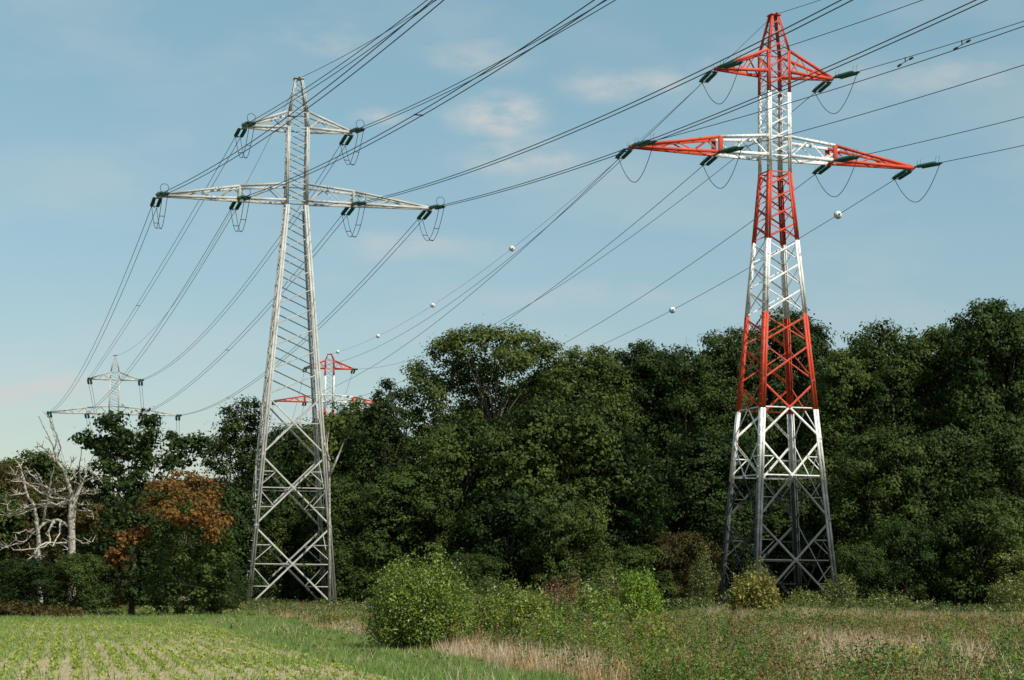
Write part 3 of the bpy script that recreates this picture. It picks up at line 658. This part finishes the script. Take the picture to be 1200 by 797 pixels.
LIST = [  # template, material, x, top, width px, D, label
    ('oak', 'oak', 38, 528, 130, 165, 'rounded olive tree behind the dead tree, showing above its left half'),
    ('tall2', 'brown', 5, 545, 70, 150, 'brownish tree at the far left edge of the photo'),
    ('bushy', 'brown', 70, 565, 80, 142, 'browning tree directly behind the dead white trunk'),
    ('bushy', 'deep', 30, 655, 90, 106, 'low dark tree under the dead branches'),
    ('bushy2', 'oak', 88, 650, 80, 107, 'low bushy tree hiding the foot of the bleached dead trunk'),
    ('bushy', 'deep', 120, 610, 110, 150, 'dark tree filling the gap behind the dead trunk'),
    ('bushy', 'deep', 230, 620, 110, 152, 'dark tree deep in the wood behind the rust-topped tree'),
    ('tall2', 'deep', 345, 498, 85, 186, 'dark tree seen through the middle of the grey pylon'),
    ('tall', 'oak', 412, 470, 80, 184, 'green tree just right of the grey pylon, before the far painted pylon'),
    ('tall2', 'oak', 385, 486, 75, 190, 'green tree at the right leg of the grey pylon, under the far painted pylon'),
    ('oak', 'oak', 400, 560, 120, 172, 'lower bushy tree between grey pylon and the round bush'),
    ('oak', 'ash', 545, 482, 150, 170, 'light olive domed tree below the broad round crown'),
    ('oak2', 'oak', 480, 545, 130, 168, 'dark domed tree behind the big round bush'),
    ('oak2', 'ash', 662, 470, 120, 170, 'pale leaved tree in the middle of the wood, right below the broad crown'),
    ('tall', 'oak', 698, 403, 90, 190, 'narrow tree peaking right of the broad round crown'),
    ('tall', 'deep', 748, 400, 80, 192, 'dark narrow tree under the marker ball above the treetops'),
    ('oak', 'oak', 800, 404, 130, 190, 'wide dark tree left of the painted pylon on the skyline'),
    ('oak2', 'oak', 720, 500, 150, 172, 'domed tree in the mid wood above the bright green bush'),
    ('oak', 'deep', 600, 575, 150, 166, 'low dark tree standing behind the willow saplings'),
    ('tall2', 'oak', 668, 590, 90, 162, 'small front tree behind the reddish dry stems'),
    ('oak2', 'deep', 862, 382, 100, 194, 'dark tree just left of the red legs of the painted pylon'),
    ('oak', 'deep', 925, 362, 120, 196, 'tree peaking behind the red mid-section of the painted pylon'),
    ('oak', 'deep', 850, 510, 160, 176, 'dark tree filling the space left of the painted pylon'),
    ('oak2', 'deep', 930, 540, 130, 178, 'dark tree seen through the lower legs of the painted pylon'),
    ('tall2', 'oak', 985, 410, 90, 184, 'tree immediately right of the painted pylon'),
    ('oak', 'ash', 1032, 376, 120, 186, 'rounded skyline tree second to the right of the painted pylon'),
    ('oak2', 'oak', 1098, 380, 110, 188, 'skyline tree between the dip and the tall right-hand tree'),
    ('oak', 'oak', 1168, 350, 130, 180, 'tallest tree of the right side of the wood, near the right edge'),
    ('oak2', 'deep', 1235, 345, 120, 182, 'tree cut by the right edge of the photo'),
    ('oak', 'oak', 1035, 500, 140, 172, 'lower domed tree right of the painted pylon'),
    ('oak2', 'deep', 1110, 500, 130, 174, 'dark hollow tree in the right part of the wood'),
    ('oak', 'ash', 1195, 500, 120, 170, 'lower tree at the right edge of the photo'),
    ('bushy', 'ash', 1148, 588, 80, 164, 'lighter green small tree low in the right part of the wood'),
    ('bushy', 'oak', 1060, 610, 90, 164, 'small rounded front tree right of the painted pylon'),
    ('bushy', 'oak', 1010, 640, 80, 163, 'lowest bushy tree beside the right leg of the painted pylon'),
    ('bushy2', 'bramble', 1200, 640, 90, 160, 'small light tree at the foot of the right edge'),
    ('bushy2', 'brown', 802, 625, 50, 164, 'yellow-brown small tree left of the painted pylon foot'),
    ('bushy2', 'oak', 745, 640, 90, 163, 'dark bushy tree behind the bright green bush'),
    ('bushy', 'oak', 425, 630, 90, 166, 'low bushy tree behind the right foot of the grey pylon'),
    ('bushy', 'deep', 352, 600, 90, 180, 'low dark tree seen through the legs of the grey pylon'),
    ('bushy2', 'oak', 545, 650, 90, 158, 'low bushy tree right behind the big round bush'),
    ('bushy2', 'deep', 258, 655, 70, 112, 'low dark bushy tree at the foot of the rust-topped tree'),
]
LIST += [('mid', 'oak', -55, 560, 110, 138, 'front tree just outside the left edge of the photo'), ('mid', 'deep', -130, 545, 120, 142, 'front tree well outside the left edge of the photo'), ('bushy', 'oak', -90, 650, 110, 106, 'low bushy tree outside the left edge of the photo'),
         ('mid', 'oak', 1285, 480, 130, 172, 'front tree just outside the right edge of the photo'), ('mid', 'deep', 1370, 500, 130, 172, 'front tree well outside the right edge of the photo'), ('bushy', 'oak', 1280, 630, 110, 160, 'low bushy tree outside the right edge of the photo')]
for a in LIST: tree(*a)
UND = ['left of the grey pylon', 'inside the grey pylon', 'right of the grey pylon', 'above the big round bush', 'right of the big round bush', 'above the willow saplings', 'above the reddish dry stems', 'above the bright green bush', 'left of the painted pylon', 'inside the painted pylon legs',
       'right of the painted pylon', 'second right of the painted pylon', 'third right of the painted pylon', 'at the right edge', 'left of the photo edge', 'behind the dead branches', 'behind the dead trunk', 'behind the tufted dark tree', 'behind the rust-topped tree']
HID = ['the trees left of the photo edge', 'the trees farthest left outside the photo', 'the dark tree inside the grey pylon', 'the ragged pointed tree', 'the left half of the broad round crown', 'the right half of the broad round crown', 'the narrow skyline trees in the middle',
       'the wide dark tree left of the painted pylon', 'the painted pylon', 'the tree right of the painted pylon', 'the second skyline tree right of the painted pylon', 'the skyline tree before the tall right one', 'the tallest right-hand tree', 'the trees cut by the right edge', 'the trees farthest right outside the photo', 'the rust-topped tree', 'the dead tree', 'the low trees right of the photo edge', 'the left legs of the grey pylon']
for i, (x, top, w) in enumerate([(-60, 540, 130), (-120, 520, 120), (330, 540, 130), (450, 500, 140), (560, 470, 150), (640, 430, 140), (740, 440, 150), (830, 430, 140), (900, 420, 140), (990, 430, 130), (1070, 420, 140), (1140, 410, 140), (1210, 400, 140), (1310, 350, 150), (1400, 340, 150), (200, 560, 120), (100, 570, 120), (1300, 480, 150), (250, 560, 110)]):
    inner = 0 <= x <= 1200
    tree('oak' if i % 2 else 'oak2', 'deep', x, top, w, 206 + (i * 7) % 13 if x > 300 else 178 + (i * 5) % 9,
         f'second-row wood tree, all but hidden behind {HID[i]}', 'second row of trees in the wood')

for i, x in enumerate(list(range(300, 1260, 74)) + [-40, 30, 100, 170, 240]):
    left = x < 280
    tree('mid', 'deep', x + (i * 37) % 20, 560 + (i * 29) % 30, 120, (200 if not left else 160) + (i * 11) % 8, f'dark understorey tree deep in the wood, {UND[i]}', 'understorey trees deep in the wood')
# dead tree: bleached limbs
def dead_tree():
    D = 110.5; sc = 1 / 3.983
    X0, Y0, _ = at(84, 640, D); root = thing('dead_tree', 'bleached leafless dead tree with twisted limbs at the left edge of the wood', 'tree', (X0, Y0, 0))
    r = np.random.default_rng(5)
    def limb(nm, pts, w0, w1, parent=None, ddir=0):
        P = []; dy = 0
        n = len(pts); dense = []
        for i in range(n - 1):
            for t in (0, .34, .67): dense.append((pts[i][0] + (pts[i + 1][0] - pts[i][0]) * t + (r.normal() * 2.2 if t else 0), pts[i][1] + (pts[i + 1][1] - pts[i][1]) * t + (r.normal() * 2.2 if t else 0)))
        dense.append(pts[-1]); m = len(dense)
        for i, (zx, zy) in enumerate(dense):
            dy = ddir * i / m; q = at(zx * sc, 480 + zy * sc, D + dy); P.append(Vector((q[0] - X0, q[1] - Y0, q[2])))
        b = MB(); b.tube(P, [max(.018, (w0 + (w1 - w0) * (i / (m - 1)) ** .8) * 1.1 * sc / F * D / 2) for i in range(m)], 6); return b.build(nm, M['dead'], root), dense
    limb('trunk', [(330, 985), (335, 800), (335, 640), (335, 560), (345, 440), (368, 375), (388, 330)], 46, 16)
    limb('trunk', [(190, 960), (186, 760), (180, 600), (170, 500), (160, 450), (125, 390), (110, 320), (90, 260), (70, 235)], 24, 5)
    B = [([(335, 640), (325, 500), (330, 420), (345, 380)], 24, 10), ([(345, 440), (325, 370), (300, 290), (265, 240), (250, 170), (215, 100), (180, 30)], 22, 3), ([(265, 240), (210, 185), (170, 150)], 7, 2), ([(262, 240), (230, 215), (165, 175)], 6, 2),
         ([(265, 235), (285, 180), (240, 60)], 8, 2), ([(255, 185), (270, 120), (235, 70), (232, 30)], 5, 2), ([(375, 355), (370, 280), (380, 185)], 11, 2), ([(388, 335), (402, 290), (395, 225)], 9, 3), ([(380, 340), (430, 320), (440, 295), (480, 345)], 9, 3), ([(400, 300), (418, 270), (425, 235)], 5, 2),
         ([(325, 440), (270, 400), (215, 360), (150, 345), (110, 342)], 13, 3), ([(315, 415), (235, 410), (170, 375), (120, 340), (50, 333)], 12, 3), ([(310, 440), (220, 440), (140, 445), (90, 480), (40, 486)], 12, 3), ([(310, 455), (240, 448), (170, 460), (80, 495), (0, 490)], 9, 4),
         ([(370, 400), (420, 378), (468, 374)], 6, 2), ([(372, 445), (432, 443)], 5, 2), ([(366, 470), (430, 475), (437, 512)], 6, 2), ([(374, 385), (440, 395), (470, 385)], 5, 2), ([(110, 320), (80, 320), (45, 265)], 6, 2), ([(118, 268), (140, 300), (185, 330)], 6, 2), ([(110, 330), (60, 335), (25, 325)], 5, 2), ([(95, 270), (110, 240), (122, 235)], 5, 2),
         ([(205, 520), (220, 430), (235, 340), (255, 255)], 12, 5), ([(320, 545), (270, 515), (220, 525), (150, 580), (110, 620), (60, 632), (0, 655)], 16, 4), ([(285, 520), (278, 580), (245, 640)], 10, 4), ([(252, 520), (225, 570), (235, 620), (180, 640), (145, 690), (75, 745)], 13, 4),
         ([(175, 650), (190, 700), (180, 728)], 9, 5), ([(205, 520), (175, 570), (188, 640)], 8, 5), ([(310, 622), (240, 620), (190, 645), (110, 655), (60, 655)], 9, 3), ([(340, 600), (330, 620), (318, 655)], 12, 8), ([(345, 600), (385, 625), (432, 618)], 7, 3), ([(235, 410), (225, 380), (232, 355)], 6, 3), ([(160, 450), (120, 455), (75, 470)], 6, 2),
         ([(125, 390), (90, 395), (45, 402)], 5, 2), ([(300, 430), (260, 445), (215, 425)], 7, 4), ([(170, 375), (200, 340), (180, 300)], 5, 2), ([(35, 470), (30, 430)], 3, 2), ([(150, 580), (120, 560), (85, 580)], 5, 2), ([(110, 620), (70, 610), (30, 640), (0, 630)], 6, 2), ([(180, 640), (165, 690), (172, 700)], 5, 3), ([(330, 360), (290, 380), (250, 370)], 5, 2), ([(320, 340), (350, 310), (340, 270)], 6, 2), ([(300, 290), (330, 265), (345, 220)], 5, 2)]
    for p, w0, w1 in B: limb('branch', p, w0, w1, ddir=r.uniform(-2.2, 1.2))
    r2 = np.random.default_rng(9); b = MB()
    for p, w0, w1 in B:
        for k in range(7):
            i = r2.integers(0, len(p) - 1); t = r2.uniform(); zx = p[i][0] + (p[i + 1][0] - p[i][0]) * t; zy = p[i][1] + (p[i + 1][1] - p[i][1]) * t
            q0 = at(zx * sc, 480 + zy * sc, D - .5); zx += r2.uniform(-40, 25); zy -= r2.uniform(-8, 35); q1 = at(zx * sc, 480 + zy * sc, D - .5 + r2.uniform(-.8, .8))
            b.tube([Vector((q0[0] - X0, q0[1] - Y0, q0[2])), Vector((q1[0] - X0, q1[1] - Y0, q1[2]))], [.03, .012], 4)
    tag(b.build('twigs', M['dead'], root), kind='stuff')
dead_tree()
# a few bare limbs standing out of the leaves right of the grey pylon
def bare(label, pts_list, D):
    X0, Y0, _ = at(pts_list[0][0][0], 500, D); root = thing('dead_branch', label, 'dead branch', (X0, Y0, 0))
    for pts in pts_list:
        P = [at(x, y, D + i * .2) for i, (x, y) in enumerate(pts)]; b = MB(); b.tube([Vector((p[0] - X0, p[1] - Y0, p[2])) for p in P], [.13 - .09 * i / (len(P) - 1) for i in range(len(P))], 6); b.build('branch', M['dead'], root)
bare('bleached bare stub rising from the leaves right of the grey pylon legs', [[(386, 720), (386, 600), (386, 558), (383, 520), (386, 500)], [(386, 558), (396, 535), (404, 515)], [(386, 540), (380, 520), (384, 505)]], 160)

# ------------------------------------------------------------------ bushes
def bush(name, label, cat, x, top, wpx, D, mat, leaf, nst, nlf, seed, group='bushes before the wood', H=None, spread=.9, stem_mat='bark', aspect=.42, up=.2, round_=.0):
    r = np.random.default_rng(seed); X, Y, Z = at(x, top, D); Wd = wpx / F * D; C_, N_, T_ = [], [], []; b = MB()
    for i in range(nst):
        a = r.uniform(0, 6.283); rr = math.sqrt(r.uniform()) * Wd / 2; f = rr / (Wd / 2)
        if round_: hh = (1 + .10 * math.sin(2 * a + seed) + .07 * math.sin(5 * a + 2 * seed)) * Z * (.12 + .88 * math.sqrt(max(0.02, 1 - f ** 2.4))) * r.uniform(.80, 1.03 if r.uniform() < .9 else 1.16)
        else: hh = Z * (1 - .5 * f ** 1.5) * r.uniform(.62, 1.02)
        e = np.array([math.cos(a) * rr, math.sin(a) * rr, hh]); s0 = e * np.array([.25, .25, 0]); mid = s0 * .3 + e * np.array([.75, .75, .55])
        b.tube([tuple(s0), tuple(mid), tuple(e)], [.018, .012, .004], 3)
        m = int(nlf * r.uniform(.6, 1.3) * 1.25); t = r.uniform(.12 if round_ else .2, 1, m)[:, None] ** .8
        pos = (1 - t) ** 2 * s0 + 2 * t * (1 - t) * mid + t ** 2 * e + r.normal(size=(m, 3)) * (.11 * Wd / 2.5)
        C_.append(pos); N_.append(r.normal(size=(m, 3)) + np.array([math.cos(a) * .4, math.sin(a) * .4, .55])); T_.append(np.clip(.42 + r.normal() * .1 + r.normal(size=m) * .25, 0, 1))
    C_ = np.concatenate(C_); N_ = np.concatenate(N_); T_ = np.concatenate(T_); kp = C_[:, 2] > .04; C_, N_, T_ = C_[kp], N_[kp], T_[kp]
    V, Q = leaf_quads(C_, N_, leaf * r.uniform(.6, 1.3, len(C_)), aspect)
    o = thing(name, label, cat, (X, Y, 0), 0, group); link('foliage', mesh_np('foliage', V, Q, M[mat], np.repeat(T_, 4)), o); b.build('stems', M[stem_mat], o); return o
bush('willow_bush', 'big round glossy green bush standing in front, left of centre', 'bush', 495, 658, 132, 56, 'willow', .044, 380, 110, 101, round_=1)
bush('willow_sapling', 'loose upright sapling immediately right of the big round bush', 'sapling', 572, 684, 62, 58, 'willow', .045, 80, 70, 102)
bush('willow_sapling', 'tallest pale-tipped sapling right of the big round bush', 'sapling', 600, 672, 62, 60, 'willow', .046, 95, 75, 103)
bush('willow_sapling', 'wide leafy sapling clump below the reddish dry stems', 'sapling', 648, 686, 84, 61, 'sapling', .046, 120, 75, 104)
bush('willow_sapling', 'dense green sapling clump left of the bright green bush', 'sapling', 694, 678, 76, 64, 'willow', .046, 120, 75, 105)
bush('willow_sapling', 'low sapling clump in front of the bright green bush', 'sapling', 738, 704, 66, 58, 'sapling', .045, 100, 65, 106)
bush('willow_sapling', 'low dark sapling at the bottom centre beside the pale grass', 'sapling', 638, 716, 74, 52, 'willow', .05, 90, 60, 107)
bush('willow_sapling', 'low spreading sapling at the bottom, right of the pale grass', 'sapling', 705, 728, 84, 50, 'willow', .05, 100, 60, 108)
bush('willow_sapling', 'fullest leafy sapling in the clump, halfway between the two round bushes', 'sapling', 622, 680, 70, 57, 'willow', .046, 110, 75, 131)
bush('willow_sapling', 'tall leafy sapling behind the gap between the big round bush and its neighbour', 'sapling', 548, 694, 60, 60, 'sapling', .046, 80, 70, 132)
bush('willow_sapling', 'leafy sapling at the front right end of the clump, near the dry grass', 'sapling', 760, 722, 80, 47, 'willow', .048, 110, 70, 133)
bush('round_bush', 'bright fresh green round bush before the dark wood, right of centre', 'bush', 748, 668, 58, 98, 'fresh', .075, 130, 60, 109, round_=1)
bush('small_tree', 'yellow and orange tinted small tree before the left leg of the painted pylon', 'bush', 883, 668, 62, 128, 'yellowish', .11, 120, 60, 110, round_=1)
bush('sapling', 'small yellowish sapling left of the foot of the grey pylon', 'sapling', 271, 690, 26, 136, 'yellowish', .12, 30, 26, 111)
bush('dry_bush', 'reddish-brown dry stems behind the sapling clumps', 'bush', 662, 662, 70, 100, 'dock', .06, 80, 26, 112)
bush('dry_bush', 'olive and brown bush left of the bright green bush', 'bush', 705, 672, 60, 104, 'bramble', .09, 90, 40, 113, round_=1)
hb = [(310, 705, 70, 140), (350, 716, 70, 150), (395, 706, 60, 142), (425, 712, 50, 118), (370, 716, 60, 116), (330, 716, 60, 122), (960, 705, 80, 142), (1010, 701, 80, 140), (1060, 707, 80, 134), (1110, 709, 80, 130), (1160, 709, 80, 132), (1205, 707, 80, 136),
      (905, 706, 60, 146), (940, 690, 60, 152), (845, 709, 60, 148), (810, 701, 60, 134), (780, 701, 60, 128), (625, 690, 60, 112), (540, 684, 70, 112), (575, 676, 60, 130), (8, 706, 50, 101), (40, 710, 50, 101), (75, 714, 50, 100), (1045, 694, 60, 150), (985, 668, 50, 155), (1180, 672, 60, 150), (450, 704, 60, 150), (825, 640, 40, 156)]
hw_ = ['at the foot of the grey pylon, left', 'between the legs of the grey pylon', 'at the right foot of the grey pylon', 'left of the big round bush', 'before the grey pylon, nearest its right leg', 'before the grey pylon, in the middle', 'at the right foot of the painted pylon', 'below the lowest bushy tree', 'in the hedge right of the painted pylon', 'in the hedge, middle of the right side',
       'in the hedge toward the right edge', 'in the hedge at the right edge', 'behind the yellow-tinted small tree', 'inside the legs of the painted pylon', 'at the left leg of the painted pylon', 'left of the painted pylon foot', 'right of the bright green bush', 'left of the reddish dry stems', 'right behind the big round bush', 'in the wood shade right of the big round bush',
       'at the far left corner of the field', 'under the dead tree', 'right of the foot of the dead tree', 'against the wood right of the painted pylon', 'beside the right leg of the painted pylon', 'against the wood near the right edge', 'in the wood shade left of the big round bush', 'against the yellow-brown small tree']
for i, ((x, t, w, D), s_) in enumerate(zip(hb, hw_)):
    bush('bramble_bush', ('browning' if i in (20, 21, 22) else 'low tangled green') + ' bramble ' + s_, 'bush', x, t, w, D, 'brown' if i in (20, 21, 22) else 'bramble', .10, 70, 34, 200 + i, 'low brambles along the wood', round_=1)

# ------------------------------------------------------------------ ground cover
def scatter(area, dens, seed):
    """points in the view wedge; dens(x, y) gives plants per square metre"""
    r = np.random.default_rng(seed); x0, x1, y0, y1, dmax = area
    n = int((x1 - x0) * (y1 - y0) * dmax); P = np.stack([r.uniform(x0, x1, n), r.uniform(y0, y1, n)], 1)
    keep = r.uniform(size=n) * dmax < dens(P[:, 0], P[:, 1]); return P[keep], r
def inview(x, y, m=.06): return (np.abs(x) < (.25 + m) * y + 3)
PX = lambda x, y: 600 + F * x / y
vnoise = lambda x, y, s, k=0: .5 + .25 * (np.sin(x / s * 1.7 + k + 1.3 * np.sin(y / s * 1.1 + k * 2)) + np.sin(y / s * 1.3 + 2 * k + 1.7 * np.cos(x / s * .9 - k)))
def plants(name, P, r, hfun, nleaf, leaf, mat, aspect=.35, stemmy=.2, spread=.18, upn=.5, low=.0, mb_stem=None):
    n = len(P); h = hfun(P[:, 0], P[:, 1]) * r.uniform(.55, 1.2, n)
    k = nleaf; idx = np.repeat(np.arange(n), k); t = r.uniform(low, 1, n * k)
    lean = r.normal(size=(n, 2)) * .12; sp = spread * (1.15 - .7 * t)
    C_ = np.stack([P[idx, 0] + lean[idx, 0] * t * h[idx] + r.normal(size=n * k) * sp, P[idx, 1] + lean[idx, 1] * t * h[idx] + r.normal(size=n * k) * sp, t * h[idx]], 1)
    N_ = r.normal(size=(n * k, 3)) + np.array([.1, -.2, upn]); T_ = np.clip(.4 + np.repeat(r.normal(size=n) * .16, k) + r.normal(size=n * k) * .22, 0, 1)
    V, Q = leaf_quads(C_, N_, leaf * r.uniform(.55, 1.35, n * k), aspect)
    return tag(link(name, mesh_np(name, V, Q, M[mat], np.repeat(T_, 4))), kind='stuff')
def blades(name, P, r, hfun, nb, w, mat, spread=.1, bend=.35):
    n = len(P) * nb; idx = np.repeat(np.arange(len(P)), nb); h = (hfun(P[:, 0], P[:, 1]) * r.uniform(.6, 1.2, len(P)))[idx] * r.uniform(.5, 1.15, n)
    bx = P[idx, 0] + r.normal(size=n) * spread; by = P[idx, 1] + r.normal(size=n) * spread
    a = r.uniform(0, 6.283, n); cx, cy = np.cos(a), np.sin(a); le = r.normal(size=(n, 2)) * bend * h[:, None]
    ww = w * r.uniform(.6, 1.4, n)
    p0 = np.stack([bx - cx * ww, by - cy * ww, 0 * h], 1); p1 = np.stack([bx + cx * ww, by + cy * ww, 0 * h], 1)
    p2 = np.stack([bx + cx * ww * .8 + le[:, 0] * .58, by + cy * ww * .8 + le[:, 1] * .58, h * .62], 1); p3 = np.stack([bx + le[:, 0], by + le[:, 1], h], 1)
    V = np.stack([p0, p1, p2, p3], 1).reshape(-1, 3); T_ = np.clip(.45 + np.repeat(r.normal(size=len(P)) * .15, nb) + r.normal(size=n) * .2, 0, 1)
    return tag(link(name, mesh_np(name, V, np.arange(4 * n).reshape(n, 4), M[mat], np.repeat(T_, 4))), kind='stuff')
def blob(x, y, px, D, wx, wd): return np.exp(-((PX(x, y) - px) / wx) ** 2 - ((y - D) / wd) ** 2)
def pale(x, y):   # pale dry grass patches
    return np.clip(blob(x, y, 1035, 47, 65, 8) * 1.3 + blob(x, y, 1150, 44, 50, 6) * .7 + blob(x, y, 600, 46, 55, 3.5) * .9 + blob(x, y, 545, 55, 40, 5) + blob(x, y, 420, 68, 25, 8) + blob(x, y, 690, 43, 50, 3) + .5 * blob(x, y, 950, 55, 60, 8) + .35 * blob(x, y, 830, 46, 60, 4), 0, 1)
def pink(x, y): return np.clip(blob(x, y, 1150, 74, 110, 18) * 1.4 + blob(x, y, 1000, 105, 120, 16) * .8 + blob(x, y, 830, 90, 60, 14) * .6 + blob(x, y, 1120, 52, 60, 6) * .4, 0, 1)
def meadow(x, y): return (x > verge_x(y) + .5) & (y > 21) & (y < 166) & inview(x, y)
AR = (-36, 54, 21, 166)
def dn(fn): return lambda x, y: fn(x, y)
P_, r_ = scatter((*AR, 5), lambda x, y: meadow(x, y) * (1 - .88 * pale(x, y)) * (1 - .85 * pink(x, y)) * np.where(y < 62, 3.6, np.where(y < 90, 2.8, 1.6)) * (.15 + 1.15 * vnoise(x, y, 2.4)) * np.where(PX(x, y) < 520, .8, 1), 21)
hfun_w = lambda x, y: (np.where(PX(x, y) < 600, .6, .82) + .45 * (vnoise(x, y, 2.4) - .3)) * np.interp(y, (60, 95, 150), (1, .62, .5))
near = P_[:, 1] < 66; front = P_[:, 1] < 38
print('weeds', len(P_), near.sum())
plants('tall_weeds', P_[front], r_, lambda x, y: .66 + .2 * vnoise(x, y, 1.4), 110, .024, 'weed', .34, spread=.12)
plants('tall_weeds', P_[near & ~front], r_, hfun_w, 70, .036, 'weed', .34, spread=.13)
plants('tall_weeds', P_[~near], r_, hfun_w, 52, .056, 'weed', .42, spread=.2)
P_, r_ = scatter((*AR, 4.2), lambda x, y: meadow(x, y) * np.where(y < 90, 4.2, 1.6) * np.clip(vnoise(x, y, 2.3, 5) * 1.7 - .5 + blob(x, y, 880, 42, 50, 7) + .8 * blob(x, y, 750, 75, 50, 14) + .6 * blob(x, y, 1165, 36, 40, 5), 0, 1), 22)
plants('rusty_seed_stalks', P_, r_, lambda x, y: np.where(y < 38, .8, 1.0) * np.interp(y, (60, 95), (1, .6)), 60, .02, 'dock', .6, spread=.035, low=.4)
P_, r_ = scatter((*AR, 2.4), lambda x, y: meadow(x, y) * (1 - pale(x, y)) * (1 - pink(x, y)) * 2.4 * np.clip(vnoise(x, y, 1.7, 11) * 2.6 - 1.55, 0, 1), 42)
plants('nettle_patches', P_, r_, lambda x, y: np.where(y < 38, .8, 1.1) * np.interp(y, (60, 95), (1, .6)), 90, .034, 'nettle', .4, spread=.14)
P_, r_ = scatter((*AR, 9), lambda x, y: meadow(x, y) * (pale(x, y) * 9 + .9 * (vnoise(x, y, 2.1, 3) > .6) + .3), 23)
blades('dry_pale_grass', P_, r_, lambda x, y: np.where(PX(x, y) < 800, .42, .6) + .2 * vnoise(x, y, 2, 1), 26, .006, 'straw', .16, .22)
P_, r_ = scatter((*AR, 6), lambda x, y: meadow(x, y) * (pink(x, y) * 3.4 + np.where(y < 85, .8, .2) + 1.2 * (y < 95) * (vnoise(x, y, 3.3, 9) > .62)), 24)
blades('dry_reddish_grass', P_, r_, lambda x, y: .45 + .15 * vnoise(x, y, 3, 1), 22, .010, 'pinkstraw', .22, .22)
P_, r_ = scatter((*AR, 6), lambda x, y: meadow(x, y) * 2.2 * blob(x, y, 1048, 33, 20, 2.5), 25)
plants('yellow_flowers', P_, r_, lambda x, y: .85 + 0 * x, 26, .02, 'flower', .8, low=.8, spread=.1)
rq = np.random.default_rng(77); cc = []
for i in range(900):
    y = 24 + 76 * rq.uniform() ** 1.3; x = rq.uniform(-.05, .28) * y
    if meadow(x, np.array(y)) and pale(x, y) < .45 and rq.uniform() < (.9 if y > 30 else .5): cc.append((x, y))
cc = np.array(cc[:260]); rad = rq.uniform(.25, .75, len(cc)); k = 16; ci = np.repeat(np.arange(len(cc)), k); aa = rq.uniform(0, 6.283, len(ci)); rr = np.sqrt(rq.uniform(size=len(ci)))
P_ = np.stack([cc[ci, 0] + np.cos(aa) * rr * rad[ci], cc[ci, 1] + np.sin(aa) * rr * rad[ci]], 1); hh = (rq.uniform(.75, 1.2, len(cc))[ci] * (1 - .45 * rr ** 2)) * np.interp(P_[:, 1], (24, 36, 60, 95), (.75, 1, 1, .65))
sel = (ci % 3 == 0)
plants('leafy_weed_clumps', P_[sel], rq, lambda x, y: hh[sel], 60, .036, 'nettle', .38, spread=.09)
plants('leafy_weed_clumps', P_[~sel], rq, lambda x, y: hh[~sel], 60, .036, 'clumpweed', .36, spread=.09)
# undergrowth across all the meadow and wood floor
P_, r_ = scatter((-60, 60, 98, 190, 1.0), lambda x, y: ((x > verge_x(y) + .3) | (y > 103.5)) * inview(x, y, .06) * 1.0, 26)
plants('undergrowth', P_, r_, lambda x, y: (.28 + .25 * vnoise(x, y, 4, 3)) * np.where(PX(x, y) < 450, .6, 1), 26, .085, 'bramble', .5, spread=.28)
# grass verge
def verge(x, y): return (((x < verge_x(y) + .6) & (x > edge_x(y) - .1)) | ((y > FIELD_END - 2) & (y < 104) & (x < verge_x(y)))) & inview(x, y) & (y > 33)
P_, r_ = scatter((-42, 3, 33, 125, 60), lambda x, y: verge(x, y) * np.where(y < 70, 60, 40), 27)
print('verge', len(P_))
blades('verge_grass', P_, r_, lambda x, y: .15 + .12 * vnoise(x, y, 1.6) + .05 * (y > 88), 7, .008, 'grass', .08, .35)
P_, r_ = scatter((-38, 3, 33, 125, 4), lambda x, y: verge(x, y) * 4 * (vnoise(x, y, 1.1, 8) > .55), 43)
blades('dead_grass_blades', P_, r_, lambda x, y: .34 + 0 * x, 5, .007, 'straw', .12, .4)
P_, r_ = scatter((-38, 2, 38, 125, 1.2), lambda x, y: verge(x, y) * 1.2 * (vnoise(x, y, 2, 7) > .6), 28)
plants('verge_herbs', P_, r_, lambda x, y: .35 + 0 * x, 14, .045, 'weed', .5, spread=.1)
# crop rows
rc = np.random.default_rng(30); pts = []
for c in np.arange(-66, 16, ROW):
    yy = np.arange(33, FIELD_END, .24); yy = yy + rc.uniform(-.09, .09, len(yy)); xx = c + RD * yy + 6 + rc.normal(size=len(yy)) * .045
    gapn = vnoise(xx, yy, 4.5, c * .07); k = (xx < edge_x(yy) - .2) & inview(xx, yy) & (rc.uniform(size=len(yy)) < .25 + .75 * gapn); pts.append(np.stack([xx[k], yy[k]], 1))
P_ = np.concatenate(pts); print('crop', len(P_))
plants('crop_plants', P_, rc, lambda x, y: .17 + .05 * vnoise(x, y, 3), 8, .042, 'crop', .62, spread=.06, upn=1.2)
P_, r_ = scatter((-38, 1, 33, FIELD_END, 26), lambda x, y: (x < edge_x(y)) * inview(x, y) * 26 * np.clip(vnoise(x, y, 2.6, 4) * .9 + .1 + .5 * (PX(x, y) < 40) + .3 * (y > 82), 0, 1) * np.where(y > 80, .6, 1), 31)
print('field grass', len(P_))
blades('field_grass', P_, r_, lambda x, y: .15 + .1 * vnoise(x, y, 2.2) + .04 * (y > 80), 4, .011, 'grass', .08, .4)
